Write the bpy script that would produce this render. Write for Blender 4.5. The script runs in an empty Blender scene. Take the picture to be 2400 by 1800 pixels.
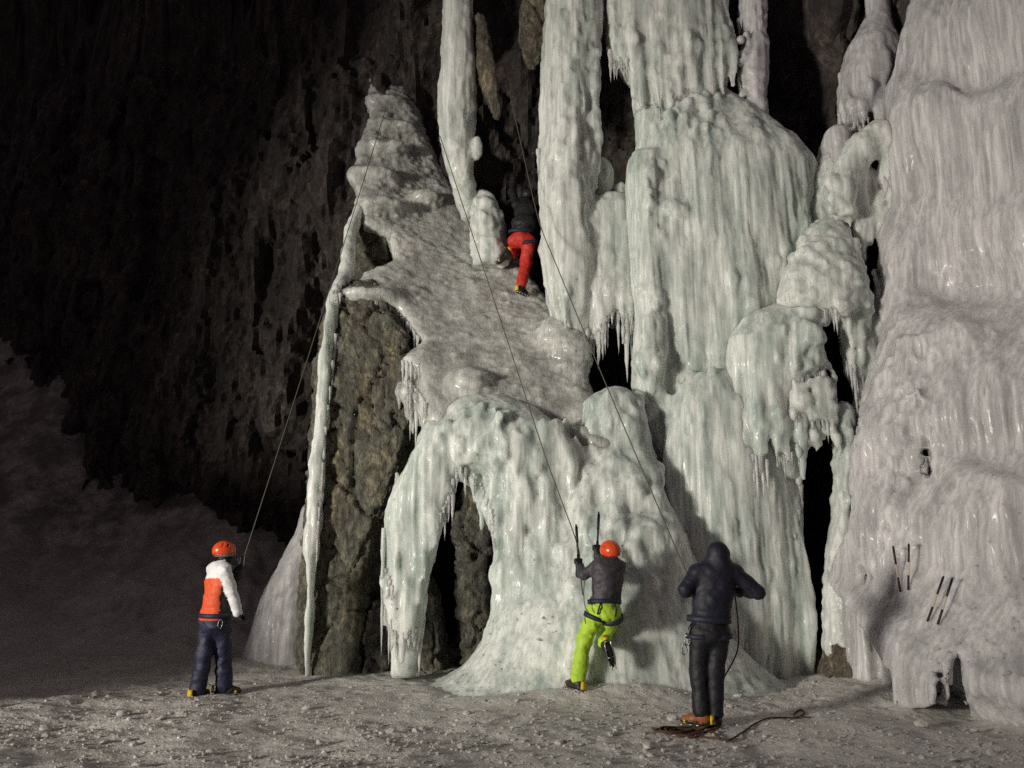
import bpy, math, random
import numpy as np
from mathutils import Vector, Matrix
R = math.radians
rng = np.random.default_rng(7)
random.seed(7)
sc = bpy.context.scene
col = sc.collection

# ------------------------------------------------------------------ camera
F, CX, CY = 2010.0, 1200.0, 900.0            # pinhole of the photograph, in its own 2400 x 1800 pixels
PITCH, EYE = R(11.5), 1.6
CP, SP = math.cos(PITCH), math.sin(PITCH)
cd = bpy.data.cameras.new('camera'); cam = bpy.data.objects.new('camera', cd); col.objects.link(cam)
cd.sensor_fit = 'HORIZONTAL'; cd.sensor_width = 36.0; cd.lens = F / 2400 * 36.0
cd.clip_start = 0.1; cd.clip_end = 1000
cam.location = (0, 0, EYE); cam.rotation_euler = (R(90) + PITCH, 0, 0)
sc.camera = cam

# ------------------------------------------------------------------ night sky and exposure
w = bpy.data.worlds.new('World'); sc.world = w; w.use_nodes = True
bg = w.node_tree.nodes['Background']
bg.inputs[0].default_value = (0.062, 0.049, 0.056, 1); bg.inputs[1].default_value = 1.05
sc.view_settings.view_transform = 'Standard'; sc.view_settings.look = 'None'
sc.view_settings.exposure = 0.0; sc.view_settings.gamma = 1.0
sc.view_settings.use_curve_mapping = False
sc.cycles.use_denoising = False
sc.cycles.use_adaptive_sampling = True; sc.cycles.adaptive_threshold = 0.015
sc.cycles.max_bounces = 6; sc.cycles.diffuse_bounces = 3; sc.cycles.glossy_bounces = 2
sc.cycles.transmission_bounces = 2; sc.cycles.sample_clamp_indirect = 4

# ------------------------------------------------------------------ the floodlight of the place (stands left of the picture)
LAMP = Vector((-17.0, -4.0, 3.5))
ld = bpy.data.lights.new('flood_lamp', 'SPOT'); lo = bpy.data.objects.new('flood_lamp', ld); col.objects.link(lo)
ld.energy = 20000; ld.color = (1.0, 0.955, 0.845); ld.shadow_soft_size = 1.2
ld.spot_size = R(49); ld.spot_blend = 1.0
_t = Vector((math.cos(R(42.5)), math.sin(R(42.5)), math.tan(R(2.5))))
lo.location = LAMP; lo.rotation_euler = _t.to_track_quat('-Z', 'Y').to_euler()

# ------------------------------------------------------------------ helpers: pixels, noise
def ray(px, py):
    u = -(py - CY) / F
    return np.array([(px - CX) / F, CP - u * SP, SP + u * CP])
def W(px, py, y):
    r = ray(px, py); t = y / r[1]
    return np.array([r[0] * t, y, EYE + r[2] * t])
def zof(py, y): return W(CX, py, y)[2]
def m_px(py, y): return y / ray(CX, py)[1] / F       # metres per pixel at that depth

def _hash(ix, iy, iz, seed):
    h = (ix.astype(np.uint32) * np.uint32(374761393) + iy.astype(np.uint32) * np.uint32(668265263)
         + iz.astype(np.uint32) * np.uint32(2246822519) + np.uint32((seed * 3266489917) & 0xffffffff))
    h = (h ^ (h >> np.uint32(13))) * np.uint32(1274126177)
    h = (h ^ (h >> np.uint32(16))) * np.uint32(2246822519)
    h = h ^ (h >> np.uint32(13))
    return h.astype(np.float32) / np.float32(4294967295.0)
def vnoise(P, seed=0):
    P = np.asarray(P, np.float32); I = np.floor(P); f = P - I; I = I.astype(np.int64)
    u = f * f * f * (f * (f * 6 - 15) + 10)
    out = np.zeros(len(P), np.float32)
    for a in (0, 1):
        for b in (0, 1):
            for c in (0, 1):
                wgt = (u[:, 0] if a else 1 - u[:, 0]) * (u[:, 1] if b else 1 - u[:, 1]) * (u[:, 2] if c else 1 - u[:, 2])
                out += wgt * _hash(I[:, 0] + a, I[:, 1] + b, I[:, 2] + c, seed)
    return out * 2 - 1
def fbm(P, seed=0, octv=4, gain=0.5):
    P = np.asarray(P, np.float32); s = np.zeros(len(P), np.float32); a = 1.0; n = 0
    for o in range(octv):
        s += a * vnoise(P * (2.03 ** o), seed + 17 * o); n += a; a *= gain
    return s / n
def worley(P, seed=0):
    P = np.asarray(P, np.float32); I = np.floor(P).astype(np.int64)
    f1 = np.full(len(P), 9.0, np.float32); f2 = f1.copy(); cid = np.zeros(len(P), np.float32)
    for a in (-1, 0, 1):
        for b in (-1, 0, 1):
            for c in (-1, 0, 1):
                x, y, z = I[:, 0] + a, I[:, 1] + b, I[:, 2] + c
                hx = _hash(x, y, z, seed); hy = _hash(x, y, z, seed + 1); hz = _hash(x, y, z, seed + 2)
                d = np.sqrt((x + hx - P[:, 0]) ** 2 + (y + hy - P[:, 1]) ** 2 + (z + hz - P[:, 2]) ** 2)
                near = d < f1
                f2 = np.where(near, f1, np.minimum(f2, d)); cid = np.where(near, hx * 7.13 % 1.0, cid)
                f1 = np.where(near, d, f1)
    return f1, f2, cid
def smooth(a, b, x):
    t = np.clip((x - a) / (b - a), 0, 1); return t * t * (3 - 2 * t)

# ------------------------------------------------------------------ helpers: signed-distance volumes turned into meshes
class Vol:
    def __init__(s, lo, hi, h):
        s.h = h; s.lo = np.array(lo, np.float32)
        n = np.ceil((np.array(hi) - s.lo) / h).astype(int) + 1
        s.ax = [s.lo[i] + h * np.arange(n[i], dtype=np.float32) for i in range(3)]
        s.D = np.full(n, 5.0, np.float32); s.M = None
    def tags(s):
        s.M = np.full(s.D.shape, 5.0, np.float32); s.T = np.zeros(s.D.shape, np.int8); return s
    def box(s, lo, hi):
        a = [max(0, int((lo[i] - s.lo[i]) / s.h)) for i in range(3)]
        b = [min(s.D.shape[i], int((hi[i] - s.lo[i]) / s.h) + 2) for i in range(3)]
        sl = tuple(slice(a[i], max(a[i], b[i])) for i in range(3))
        return sl, s.ax[0][sl[0]][:, None, None], s.ax[1][sl[1]][None, :, None], s.ax[2][sl[2]][None, None, :]
    def put(s, sl, d, k, tag=None, cut=False):
        A = s.D[sl]
        if A.size == 0: return
        d = d.astype(np.float32)
        if cut:
            hh = np.clip(0.5 - 0.5 * (A + d) / k, 0, 1); s.D[sl] = A * (1 - hh) - d * hh + k * hh * (1 - hh); return
        hh = np.clip(0.5 + 0.5 * (A - d) / k, 0, 1); s.D[sl] = A * (1 - hh) + d * hh - k * hh * (1 - hh)
        if s.M is not None:
            m = d < s.M[sl]; s.M[sl] = np.where(m, d, s.M[sl]); s.T[sl] = np.where(m, tag or 0, s.T[sl])
    def cone(s, p, q, r1, r2, k=0.08, tag=None, cut=False):
        p = np.array(p, float); q = np.array(q, float); m = max(r1, r2) + k * 1.5 + 2 * s.h
        sl, X, Y, Z = s.box(np.minimum(p, q) - m, np.maximum(p, q) + m)
        v = q - p; L = max(float(v @ v), 1e-9)
        t = np.clip(((X - p[0]) * v[0] + (Y - p[1]) * v[1] + (Z - p[2]) * v[2]) / L, 0, 1)
        d = np.sqrt((X - p[0] - t * v[0]) ** 2 + (Y - p[1] - t * v[1]) ** 2 + (Z - p[2] - t * v[2]) ** 2) - (r1 + (r2 - r1) * t)
        s.put(sl, d, k, tag, cut)
    def chain(s, pts, rad, k=0.03, tag=None):
        for i in range(len(pts) - 1): s.cone(pts[i], pts[i + 1], rad[i], rad[i + 1], k, tag)
    def ell(s, c, r, k=0.08, tag=None, cut=False, rot=None):
        c = np.array(c, float); r = np.array(r, float); m = r.max() + k * 1.5 + 2 * s.h
        sl, X, Y, Z = s.box(c - m, c + m)
        x, y, z = X - c[0], Y - c[1], Z - c[2]
        if rot is not None:
            Mi = np.array(rot.to_3x3().inverted())
            x, y, z = (Mi[0, 0] * x + Mi[0, 1] * y + Mi[0, 2] * z, Mi[1, 0] * x + Mi[1, 1] * y + Mi[1, 2] * z, Mi[2, 0] * x + Mi[2, 1] * y + Mi[2, 2] * z)
        k0 = np.sqrt((x / r[0]) ** 2 + (y / r[1]) ** 2 + (z / r[2]) ** 2)
        k1 = np.sqrt((x / r[0] ** 2) ** 2 + (y / r[1] ** 2) ** 2 + (z / r[2] ** 2) ** 2) + 1e-6
        s.put(sl, k0 * (k0 - 1) / k1, k, tag, cut)
    def loft(s, rows, k=0.12, p=2.4, tag=None, cut=False):
        """rows: (py, xl, xr, y, depth radius) in photo pixels and metres: a vertical body with elliptical rings"""
        z = np.array([zof(r[0], r[3]) for r in rows]); o = np.argsort(z); z = z[o]
        cx = np.array([W((r[1] + r[2]) / 2, r[0], r[3])[0] for r in rows])[o]
        a = np.array([(r[2] - r[1]) / 2 * m_px(r[0], r[3]) for r in rows])[o]
        cy = np.array([r[3] for r in rows])[o]; b = np.array([r[4] for r in rows])[o]
        m = k * 1.5 + 2 * s.h
        sl, X, Y, Z = s.box((min(cx - a) - m, min(cy - b) - m, z[0] - m), (max(cx + a) + m, max(cy + b) + m, z[-1] + m))
        zz = Z.ravel(); f = lambda v: np.interp(zz, z, v)[None, None, :]
        A, B = f(a), f(b); mn = np.minimum(A, B)
        q = (np.abs((X - f(cx)) / A) ** p + np.abs((Y - f(cy)) / B) ** p) ** (1 / p)
        d = (q - 1) * mn
        e = np.maximum(Z - z[-1], z[0] - Z) + 0 * d
        hh = np.clip(0.5 + 0.5 * (e - d) / 0.12, 0, 1); d = d * (1 - hh) + e * hh + 0.12 * hh * (1 - hh)
        s.put(sl, d, k, tag, cut)
    def sheet(s, ctrl, poly, thick=1.0, k=0.15, edge=0.25, steep=0.75):
        """a body whose front face runs through the control points (px, py, y), inside a world x-z outline, thick behind"""
        P = np.array([W(*c) for c in ctrl]); fx = rbf(P[:, [0, 2]], P[:, 1])
        O = np.array([W(*c) for c in poly])[:, [0, 2]]
        m = edge + 0.2
        lo = (O[:, 0].min() - m, s.ax[1][0] - 1, O[:, 1].min() - m); hi = (O[:, 0].max() + m, s.ax[1][-1] + 1, O[:, 1].max() + m)
        sl, X, Y, Z = s.box(lo, hi)
        gx, gz = np.meshgrid(X.ravel(), Z.ravel(), indexing='ij')
        Q = np.stack([gx.ravel(), gz.ravel()], 1)
        f = fx(Q).reshape(gx.shape)[:, None, :]; dp = polysdf(Q, O).reshape(gx.shape)[:, None, :]
        d = np.maximum((f - Y) * steep, Y - f - thick) + 0 * dp
        e = dp + 0 * d
        hh = np.clip(0.5 + 0.5 * (e - d) / edge, 0, 1); d = d * (1 - hh) + e * hh + edge * hh * (1 - hh)
        s.put(sl, d, k)
    def curtain(s, x0, x1, top, bot, yf, n, r=(0.06, 0.14), jt=25, jb=60, k=0.06, tip=0.3, jy=0.08):
        """organ pipes of ice side by side; top, bot: px -> py, yf: px -> y"""
        ev = lambda t, x: float(np.interp(x, [a for a, _ in t], [b for _, b in t])) if isinstance(t, (list, tuple)) else float(t)
        for i in range(n):
            x = x0 + (x1 - x0) * (i + random.uniform(0.1, 0.9)) / n
            y = ev(yf, x) + random.uniform(-jy, jy); rr = random.uniform(*r)
            t = ev(top, x) + random.uniform(-jt, jt); b = max(ev(bot, x) + random.uniform(-jb, jb) , t + 20)
            mid = t + (b - t) * random.uniform(0.55, 0.8)
            P0, P1, P2 = W(x, t, y + 0.22), W(x, mid, y), W(x, b, y)
            P1[0] = P2[0] = P0[0] + random.uniform(-0.03, 0.03)
            s.cone(P0, P1, rr * 0.45, rr, k); s.cone(P1, P2, rr, max(rr * tip, s.h * 0.6), k)
    def surf(s, px, py):
        """first point of this body along the sight line of a photo pixel"""
        ys = np.arange(s.ax[1][0], s.ax[1][-1], s.h * 0.6); r = ray(px, py); t = ys / r[1]
        P = np.stack([r[0] * t, ys, EYE + r[2] * t], 1); I = np.rint((P - s.lo) / s.h).astype(int)
        ok = np.all((I >= 0) & (I < np.array(s.D.shape)), 1)
        d = np.where(ok, s.D[tuple(np.clip(I[:, c], 0, s.D.shape[c] - 1) for c in range(3))], 1); k = np.argmax(d < 0)
        return P[k] if d[k] < 0 else None
    def knobs(s, n, where, r=(.03, .09), k=.06, asp=(1, 1, 1.2), sink=0.0):
        """frozen drips sitting on the surface; where() gives photo pixels"""
        pts = [(s.surf(*where()), random.uniform(*r)) for _ in range(n)]
        for p, q in pts:
            if p is not None: s.ell(p + np.array([0, q * sink, 0]), (q * asp[0], q * asp[1], q * asp[2] * random.uniform(.8, 1.4)), k)
    def mesh(s):
        D = s.D; D[0] = D[-1] = 1; D[:, 0] = D[:, -1] = 1; D[:, :, 0] = D[:, :, -1] = 1
        I = D < 0; nx, ny, nz = [n - 1 for n in D.shape]
        cnt = np.zeros((nx, ny, nz), np.int8); cor = [(a, b, c) for a in (0, 1) for b in (0, 1) for c in (0, 1)]
        for a, b, c in cor: cnt += I[a:a + nx, b:b + ny, c:c + nz]
        ci = np.argwhere((cnt > 0) & (cnt < 8)); n = len(ci)
        acc = np.zeros((n, 3), np.float32); num = np.zeros(n, np.float32)
        vals = {q: D[ci[:, 0] + q[0], ci[:, 1] + q[1], ci[:, 2] + q[2]] for q in cor}
        for q in cor:
            for ax in range(3):
                if q[ax]: continue
                e = list(q); e[ax] = 1; e = tuple(e); d0, d1 = vals[q], vals[e]
                m = (d0 < 0) != (d1 < 0); t = np.where(m, d0 / np.where(m, d0 - d1, 1), 0)
                p = np.tile(np.array(q, np.float32), (n, 1)); p[:, ax] = t
                acc += p * m[:, None]; num += m
        V = s.lo + (ci + acc / num[:, None]) * s.h
        idx = np.full((nx, ny, nz), -1, np.int32); idx[ci[:, 0], ci[:, 1], ci[:, 2]] = np.arange(n)
        Fs = []
        for ax in range(3):
            o1, o2 = [(1, 2), (2, 0), (0, 1)][ax]
            A = np.moveaxis(I, (ax, o1, o2), (0, 1, 2)); G = np.moveaxis(idx, (ax, o1, o2), (0, 1, 2))
            e = A[:-1, 1:-1, 1:-1] != A[1:, 1:-1, 1:-1]; c = np.argwhere(e)
            if not len(c): continue
            i, j, kk = c[:, 0], c[:, 1] + 1, c[:, 2] + 1
            q = np.stack([G[i, j - 1, kk - 1], G[i, j, kk - 1], G[i, j, kk], G[i, j - 1, kk]], 1)
            fl = ~A[i, j, kk]; q[fl] = q[fl][:, ::-1]; Fs.append(q)
        return V.astype(np.float32), np.concatenate(Fs), ci

def rbf(X, Y):
    n = len(X); d = np.sqrt(((X[:, None] - X[None]) ** 2).sum(-1) + 0.05)
    A = np.zeros((n + 3, n + 3)); A[:n, :n] = d + np.eye(n) * 1e-3; Pm = np.c_[np.ones(n), X]; A[:n, n:] = Pm; A[n:, :n] = Pm.T
    c = np.linalg.solve(A, np.r_[Y, 0, 0, 0])
    def f(Q):
        out = np.zeros(len(Q))
        for i0 in range(0, len(Q), 20000):
            q = Q[i0:i0 + 20000]; out[i0:i0 + 20000] = np.sqrt(((q[:, None] - X[None]) ** 2).sum(-1) + 0.05) @ c[:n] + np.c_[np.ones(len(q)), q] @ c[n:]
        return out
    return f
def polysdf(Q, O):
    d = np.full(len(Q), 1e9); ins = np.zeros(len(Q), bool); n = len(O)
    for i in range(n):
        a, b = O[i], O[(i + 1) % n]; e = b - a; wv = Q - a
        t = np.clip((wv @ e) / (e @ e), 0, 1); d = np.minimum(d, ((wv - t[:, None] * e) ** 2).sum(1))
        c = ((a[1] > Q[:, 1]) != (b[1] > Q[:, 1])) & (Q[:, 0] < e[0] * (Q[:, 1] - a[1]) / (e[1] if abs(e[1]) > 1e-9 else 1e-9) + a[0])
        ins ^= c
    return np.sqrt(d) * np.where(ins, -1, 1)
def normals(V, Q):
    N = np.zeros_like(V); n = np.cross(V[Q[:, 2]] - V[Q[:, 0]], V[Q[:, 3]] - V[Q[:, 1]])
    for i in range(4): np.add.at(N, Q[:, i], n)
    return N / (np.linalg.norm(N, axis=1)[:, None] + 1e-9)

# ------------------------------------------------------------------ helpers: objects
def link(name, V, Fc, mat, parent=None, sm=True):
    me = bpy.data.meshes.new(name)
    V = np.asarray(V, np.float32)
    if isinstance(Fc, np.ndarray):
        me.vertices.add(len(V)); me.vertices.foreach_set('co', V.ravel())
        k = Fc.shape[1]; me.loops.add(Fc.size); me.loops.foreach_set('vertex_index', Fc.astype(np.int32).ravel())
        me.polygons.add(len(Fc)); me.polygons.foreach_set('loop_start', np.arange(0, Fc.size, k, dtype=np.int32))
        me.update(calc_edges=True)
    else:
        me.from_pydata([tuple(map(float, v)) for v in V], [], Fc); me.update()
    me.polygons.foreach_set('use_smooth', [sm] * len(me.polygons))
    for m in (mat if isinstance(mat, (list, tuple)) else [mat]): me.materials.append(m)
    o = bpy.data.objects.new(name, me); col.objects.link(o)
    if parent is not None: o.parent = parent
    return o
def tag(o, label=None, cat=None, group=None, kind=None):
    if label: o['label'] = label
    if cat: o['category'] = cat
    if group: o['group'] = group
    if kind or cat: o['kind'] = kind or 'thing'
    return o
def empty(name, loc=(0, 0, 0)):
    o = bpy.data.objects.new(name, None); o.location = loc; o.empty_display_size = 0.1; col.objects.link(o); return o
def rebase(o):
    """put a mesh thing's origin at its base"""
    me = o.data; V = np.zeros(len(me.vertices) * 3, np.float32); me.vertices.foreach_get('co', V); V = V.reshape(-1, 3)
    c = np.array([V[:, 0].mean(), V[:, 1].mean(), V[:, 2].min()], np.float32)
    me.vertices.foreach_set('co', (V - c).ravel()); me.update(); o.location = [float(v) for v in c]; return o
def tube(pts, rad, n=8, cap=True):
    pts = [np.array(p, float) for p in pts]; m = len(pts)
    rad = [rad] * m if np.isscalar(rad) else rad
    V, Fc = [], []; up = np.array([0.0, 0, 1]); prev = None
    for i in range(m):
        t = pts[min(i + 1, m - 1)] - pts[max(i - 1, 0)]; t = t / (np.linalg.norm(t) + 1e-9)
        if prev is None:
            a = np.cross(t, up if abs(t[2]) < 0.9 else np.array([1.0, 0, 0]))
        else:
            a = prev - t * (prev @ t)
        a = a / (np.linalg.norm(a) + 1e-9); prev = a; b = np.cross(t, a)
        for j in range(n):
            th = 2 * math.pi * j / n; V.append(pts[i] + rad[i] * (math.cos(th) * a + math.sin(th) * b))
    for i in range(m - 1):
        for j in range(n):
            Fc.append((i * n + j, i * n + (j + 1) % n, (i + 1) * n + (j + 1) % n, (i + 1) * n + j))
    if cap: Fc += [tuple(range(n - 1, -1, -1)), tuple(range((m - 1) * n, m * n))]
    return V, Fc
def join(*parts):
    V, Fc = [], []
    for v, f in parts:
        o = len(V); V += list(v); Fc += [tuple(i + o for i in q) for q in f]
    return V, Fc
def boxm(c, s, rot=None):
    V = [Vector(((x - .5) * s[0], (y - .5) * s[1], (z - .5) * s[2])) for x in (0, 1) for y in (0, 1) for z in (0, 1)]
    if rot is not None: V = [rot @ v for v in V]
    return [np.array(v) + np.array(c) for v in V], [(0, 1, 3, 2), (4, 6, 7, 5), (0, 4, 5, 1), (2, 3, 7, 6), (0, 2, 6, 4), (1, 5, 7, 3)]

# ------------------------------------------------------------------ materials (procedural)
class NT:
    def __init__(s, name):
        s.m = bpy.data.materials.new(name); s.m.use_nodes = True; s.t = s.m.node_tree; s.b = s.t.nodes['Principled BSDF']
    def n(s, typ, **kw):
        nd = s.t.nodes.new(typ)
        for k_, v in kw.items():
            if k_ in nd.inputs: nd.inputs[k_].default_value = v
            else: setattr(nd, k_, v)
        return nd
    def l(s, a, b): s.t.links.new(a, b)
    def coords(s, scale):
        tc = s.n('ShaderNodeNewGeometry'); mp = s.n('ShaderNodeMapping'); mp.inputs['Scale'].default_value = scale
        s.l(tc.outputs['Position'], mp.inputs['Vector']); return mp.outputs[0]
    def noise(s, scale, sc_=1.0, det=4, rough=0.55):
        nz = s.n('ShaderNodeTexNoise'); nz.inputs['Scale'].default_value = sc_; nz.inputs['Detail'].default_value = det; nz.inputs['Roughness'].default_value = rough
        s.l(s.coords(scale), nz.inputs['Vector']); return nz.outputs['Fac']
    def ramp(s, fac, stops):
        r = s.n('ShaderNodeValToRGB'); e = r.color_ramp.elements
        while len(e) < len(stops): e.new(0.5)
        for q, (p, c) in zip(e, stops): q.position = p; q.color = (*c, 1)
        s.l(fac, r.inputs[0]); return r.outputs[0]
    def mix(s, fac, a, b, blend='MIX'):
        x = s.n('ShaderNodeMix', data_type='RGBA', blend_type=blend)
        for i, v in ((0, fac), (6, a), (7, b)):
            if hasattr(v, 'node'): s.l(v, x.inputs[i])
            else: x.inputs[i].default_value = v if i == 0 else (*v, 1)
        return x.outputs[2]
    def bump(s, hgt, dist, strength=1.0, prev=None):
        b = s.n('ShaderNodeBump'); b.inputs['Distance'].default_value = dist; b.inputs['Strength'].default_value = strength
        s.l(hgt, b.inputs['Height'])
        if prev is not None: s.l(prev, b.inputs['Normal'])
        return b.outputs[0]
MAT = {}
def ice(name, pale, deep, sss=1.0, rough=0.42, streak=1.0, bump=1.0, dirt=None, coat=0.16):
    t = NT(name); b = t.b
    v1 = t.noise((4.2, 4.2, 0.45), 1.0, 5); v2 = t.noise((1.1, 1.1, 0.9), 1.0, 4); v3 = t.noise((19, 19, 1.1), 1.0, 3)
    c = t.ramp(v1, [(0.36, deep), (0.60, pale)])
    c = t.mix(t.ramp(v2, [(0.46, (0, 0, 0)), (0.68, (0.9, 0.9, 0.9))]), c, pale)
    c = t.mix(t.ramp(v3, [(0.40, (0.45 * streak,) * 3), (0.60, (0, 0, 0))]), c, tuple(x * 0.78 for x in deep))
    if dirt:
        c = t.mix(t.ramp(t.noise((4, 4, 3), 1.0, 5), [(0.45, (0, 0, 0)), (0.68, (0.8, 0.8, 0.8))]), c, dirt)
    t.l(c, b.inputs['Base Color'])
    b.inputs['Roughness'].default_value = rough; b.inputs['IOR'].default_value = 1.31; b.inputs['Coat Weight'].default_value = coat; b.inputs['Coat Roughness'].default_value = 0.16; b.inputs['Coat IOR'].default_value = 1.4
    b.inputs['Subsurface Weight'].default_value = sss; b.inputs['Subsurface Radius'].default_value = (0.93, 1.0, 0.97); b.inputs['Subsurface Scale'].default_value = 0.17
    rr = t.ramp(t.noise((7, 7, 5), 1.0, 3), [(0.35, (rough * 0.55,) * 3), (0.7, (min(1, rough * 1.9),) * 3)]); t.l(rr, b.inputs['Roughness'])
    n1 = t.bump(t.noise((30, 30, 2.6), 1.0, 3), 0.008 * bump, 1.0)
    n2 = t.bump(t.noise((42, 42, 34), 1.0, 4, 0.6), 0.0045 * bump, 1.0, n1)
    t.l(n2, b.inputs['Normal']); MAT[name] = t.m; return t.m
ICE = ice('ice', (0.88, 0.875, 0.84), (0.50, 0.55, 0.51))
ICE_GREEN = ice('ice_green', (0.85, 0.86, 0.82), (0.44, 0.515, 0.475))
ICE_MAUVE = ice('ice_dimmed', (0.74, 0.715, 0.72), (0.45, 0.432, 0.44), bump=0.9)  # mauve-dimmed copy of the ice, weaker light put into its colour
ICE_RAMP = ice('ice_worn', (0.78, 0.77, 0.73), (0.46, 0.475, 0.445), dirt=(0.34, 0.32, 0.305), bump=2.6, rough=0.30, coat=0.6)
ICE_RIDGE = ice('ice_thin_on_rock', (0.50, 0.47, 0.445), (0.28, 0.25, 0.24), dirt=(0.17, 0.14, 0.13), bump=1.6, rough=0.4)
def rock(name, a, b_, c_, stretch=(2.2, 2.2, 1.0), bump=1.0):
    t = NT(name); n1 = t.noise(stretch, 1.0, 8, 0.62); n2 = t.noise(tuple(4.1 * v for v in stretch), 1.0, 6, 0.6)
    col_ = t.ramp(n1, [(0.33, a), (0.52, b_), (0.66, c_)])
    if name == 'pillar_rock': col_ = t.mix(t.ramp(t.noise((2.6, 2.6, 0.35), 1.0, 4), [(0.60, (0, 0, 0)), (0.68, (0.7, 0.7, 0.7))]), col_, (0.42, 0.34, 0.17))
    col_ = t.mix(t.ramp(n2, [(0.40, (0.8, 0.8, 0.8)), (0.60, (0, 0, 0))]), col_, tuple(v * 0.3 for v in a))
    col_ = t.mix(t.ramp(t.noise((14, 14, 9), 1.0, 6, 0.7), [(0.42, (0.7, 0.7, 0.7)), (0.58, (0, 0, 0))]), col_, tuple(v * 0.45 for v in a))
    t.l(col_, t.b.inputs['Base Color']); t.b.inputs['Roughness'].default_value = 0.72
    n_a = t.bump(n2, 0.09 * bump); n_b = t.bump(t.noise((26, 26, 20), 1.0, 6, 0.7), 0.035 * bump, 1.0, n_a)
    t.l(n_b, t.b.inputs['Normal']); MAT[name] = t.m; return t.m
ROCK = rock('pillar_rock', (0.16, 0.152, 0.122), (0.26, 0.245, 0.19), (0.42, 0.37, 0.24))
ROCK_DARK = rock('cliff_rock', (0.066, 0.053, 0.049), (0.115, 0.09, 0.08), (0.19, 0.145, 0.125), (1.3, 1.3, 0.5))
ROCK_TAN = rock('tan_rock', (0.16, 0.13, 0.10), (0.30, 0.26, 0.19), (0.46, 0.38, 0.24), (3, 3, 1.2))
def snowmat(name, a, b_, bump=1.0):
    t = NT(name); n1 = t.noise((0.7, 0.7, 0.7), 1.0, 6, 0.6); n2 = t.noise((9, 9, 9), 1.0, 5, 0.6)
    c = t.ramp(n1, [(0.35, a), (0.65, b_)])
    c = t.mix(t.ramp(n2, [(0.38, (0.4,) * 3), (0.60, (0, 0, 0))]), c, tuple(v * 0.7 for v in a))
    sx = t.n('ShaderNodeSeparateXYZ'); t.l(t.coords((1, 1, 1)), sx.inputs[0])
    scree_fade = t.n('ShaderNodeMapRange'); scree_fade.inputs['From Min'].default_value = 14.6; scree_fade.inputs['From Max'].default_value = 18.0; t.l(sx.outputs[1], scree_fade.inputs['Value'])
    mul = t.n('ShaderNodeMath', operation='MULTIPLY'); t.l(scree_fade.outputs[0], mul.inputs[0]); t.l(t.ramp(t.noise((1.6, 1.6, 1.6), 1.0, 7, 0.7), [(0.34, (0.35, 0.35, 0.35)), (0.56, (1, 1, 1))]), mul.inputs[1])
    c = t.mix(mul.outputs[0], c, (0.15, 0.125, 0.115))                 # stones and earth, plus the fading light of the slope darkened into the colour
    t.l(c, t.b.inputs['Base Color']); t.b.inputs['Roughness'].default_value = 0.62
    n_a = t.bump(n2, 0.03 * bump); n_b = t.bump(t.noise((38, 38, 38), 1.0, 4, 0.6), 0.012 * bump, 1.0, n_a)
    t.l(n_b, t.b.inputs['Normal']); return t.m
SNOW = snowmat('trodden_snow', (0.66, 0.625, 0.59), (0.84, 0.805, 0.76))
def plain(name, c, rough=0.6, var=0.25, metal=0.0, sc_=14, bump=0.004):
    t = NT(name); n1 = t.noise((sc_,) * 3, 1.0, 4)
    cc = t.mix(t.ramp(n1, [(0.35, (1, 1, 1)), (0.65, (0, 0, 0))]), c, tuple(v * (1 - var) for v in c))
    t.l(cc, t.b.inputs['Base Color']); t.b.inputs['Roughness'].default_value = rough; t.b.inputs['Metallic'].default_value = metal
    t.l(t.bump(t.noise((sc_ * 2.5,) * 3, 1.0, 3), bump), t.b.inputs['Normal']); return t.m

_seat = [None]
def seat(V):
    d = V - np.array([0, 0, EYE], np.float32); fwd_ = d[:, 1] * CP + d[:, 2] * SP; up_ = -d[:, 1] * SP + d[:, 2] * CP
    _seat[0] = np.stack([CX + F * d[:, 0] / fwd_, CY - F * up_ / fwd_, V[:, 1]], 1)
def seated(px, py, y):
    """the point of the last body that an icicle at that pixel hangs from"""
    P = _seat[0]
    for dy in range(0, 130, 8):
        m = (np.abs(P[:, 0] - px) < 7) & (np.abs(P[:, 1] - (py - dy)) < 9)
        if m.sum() > 2: return py - dy, float(P[m, 2].min())
    return None
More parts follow.
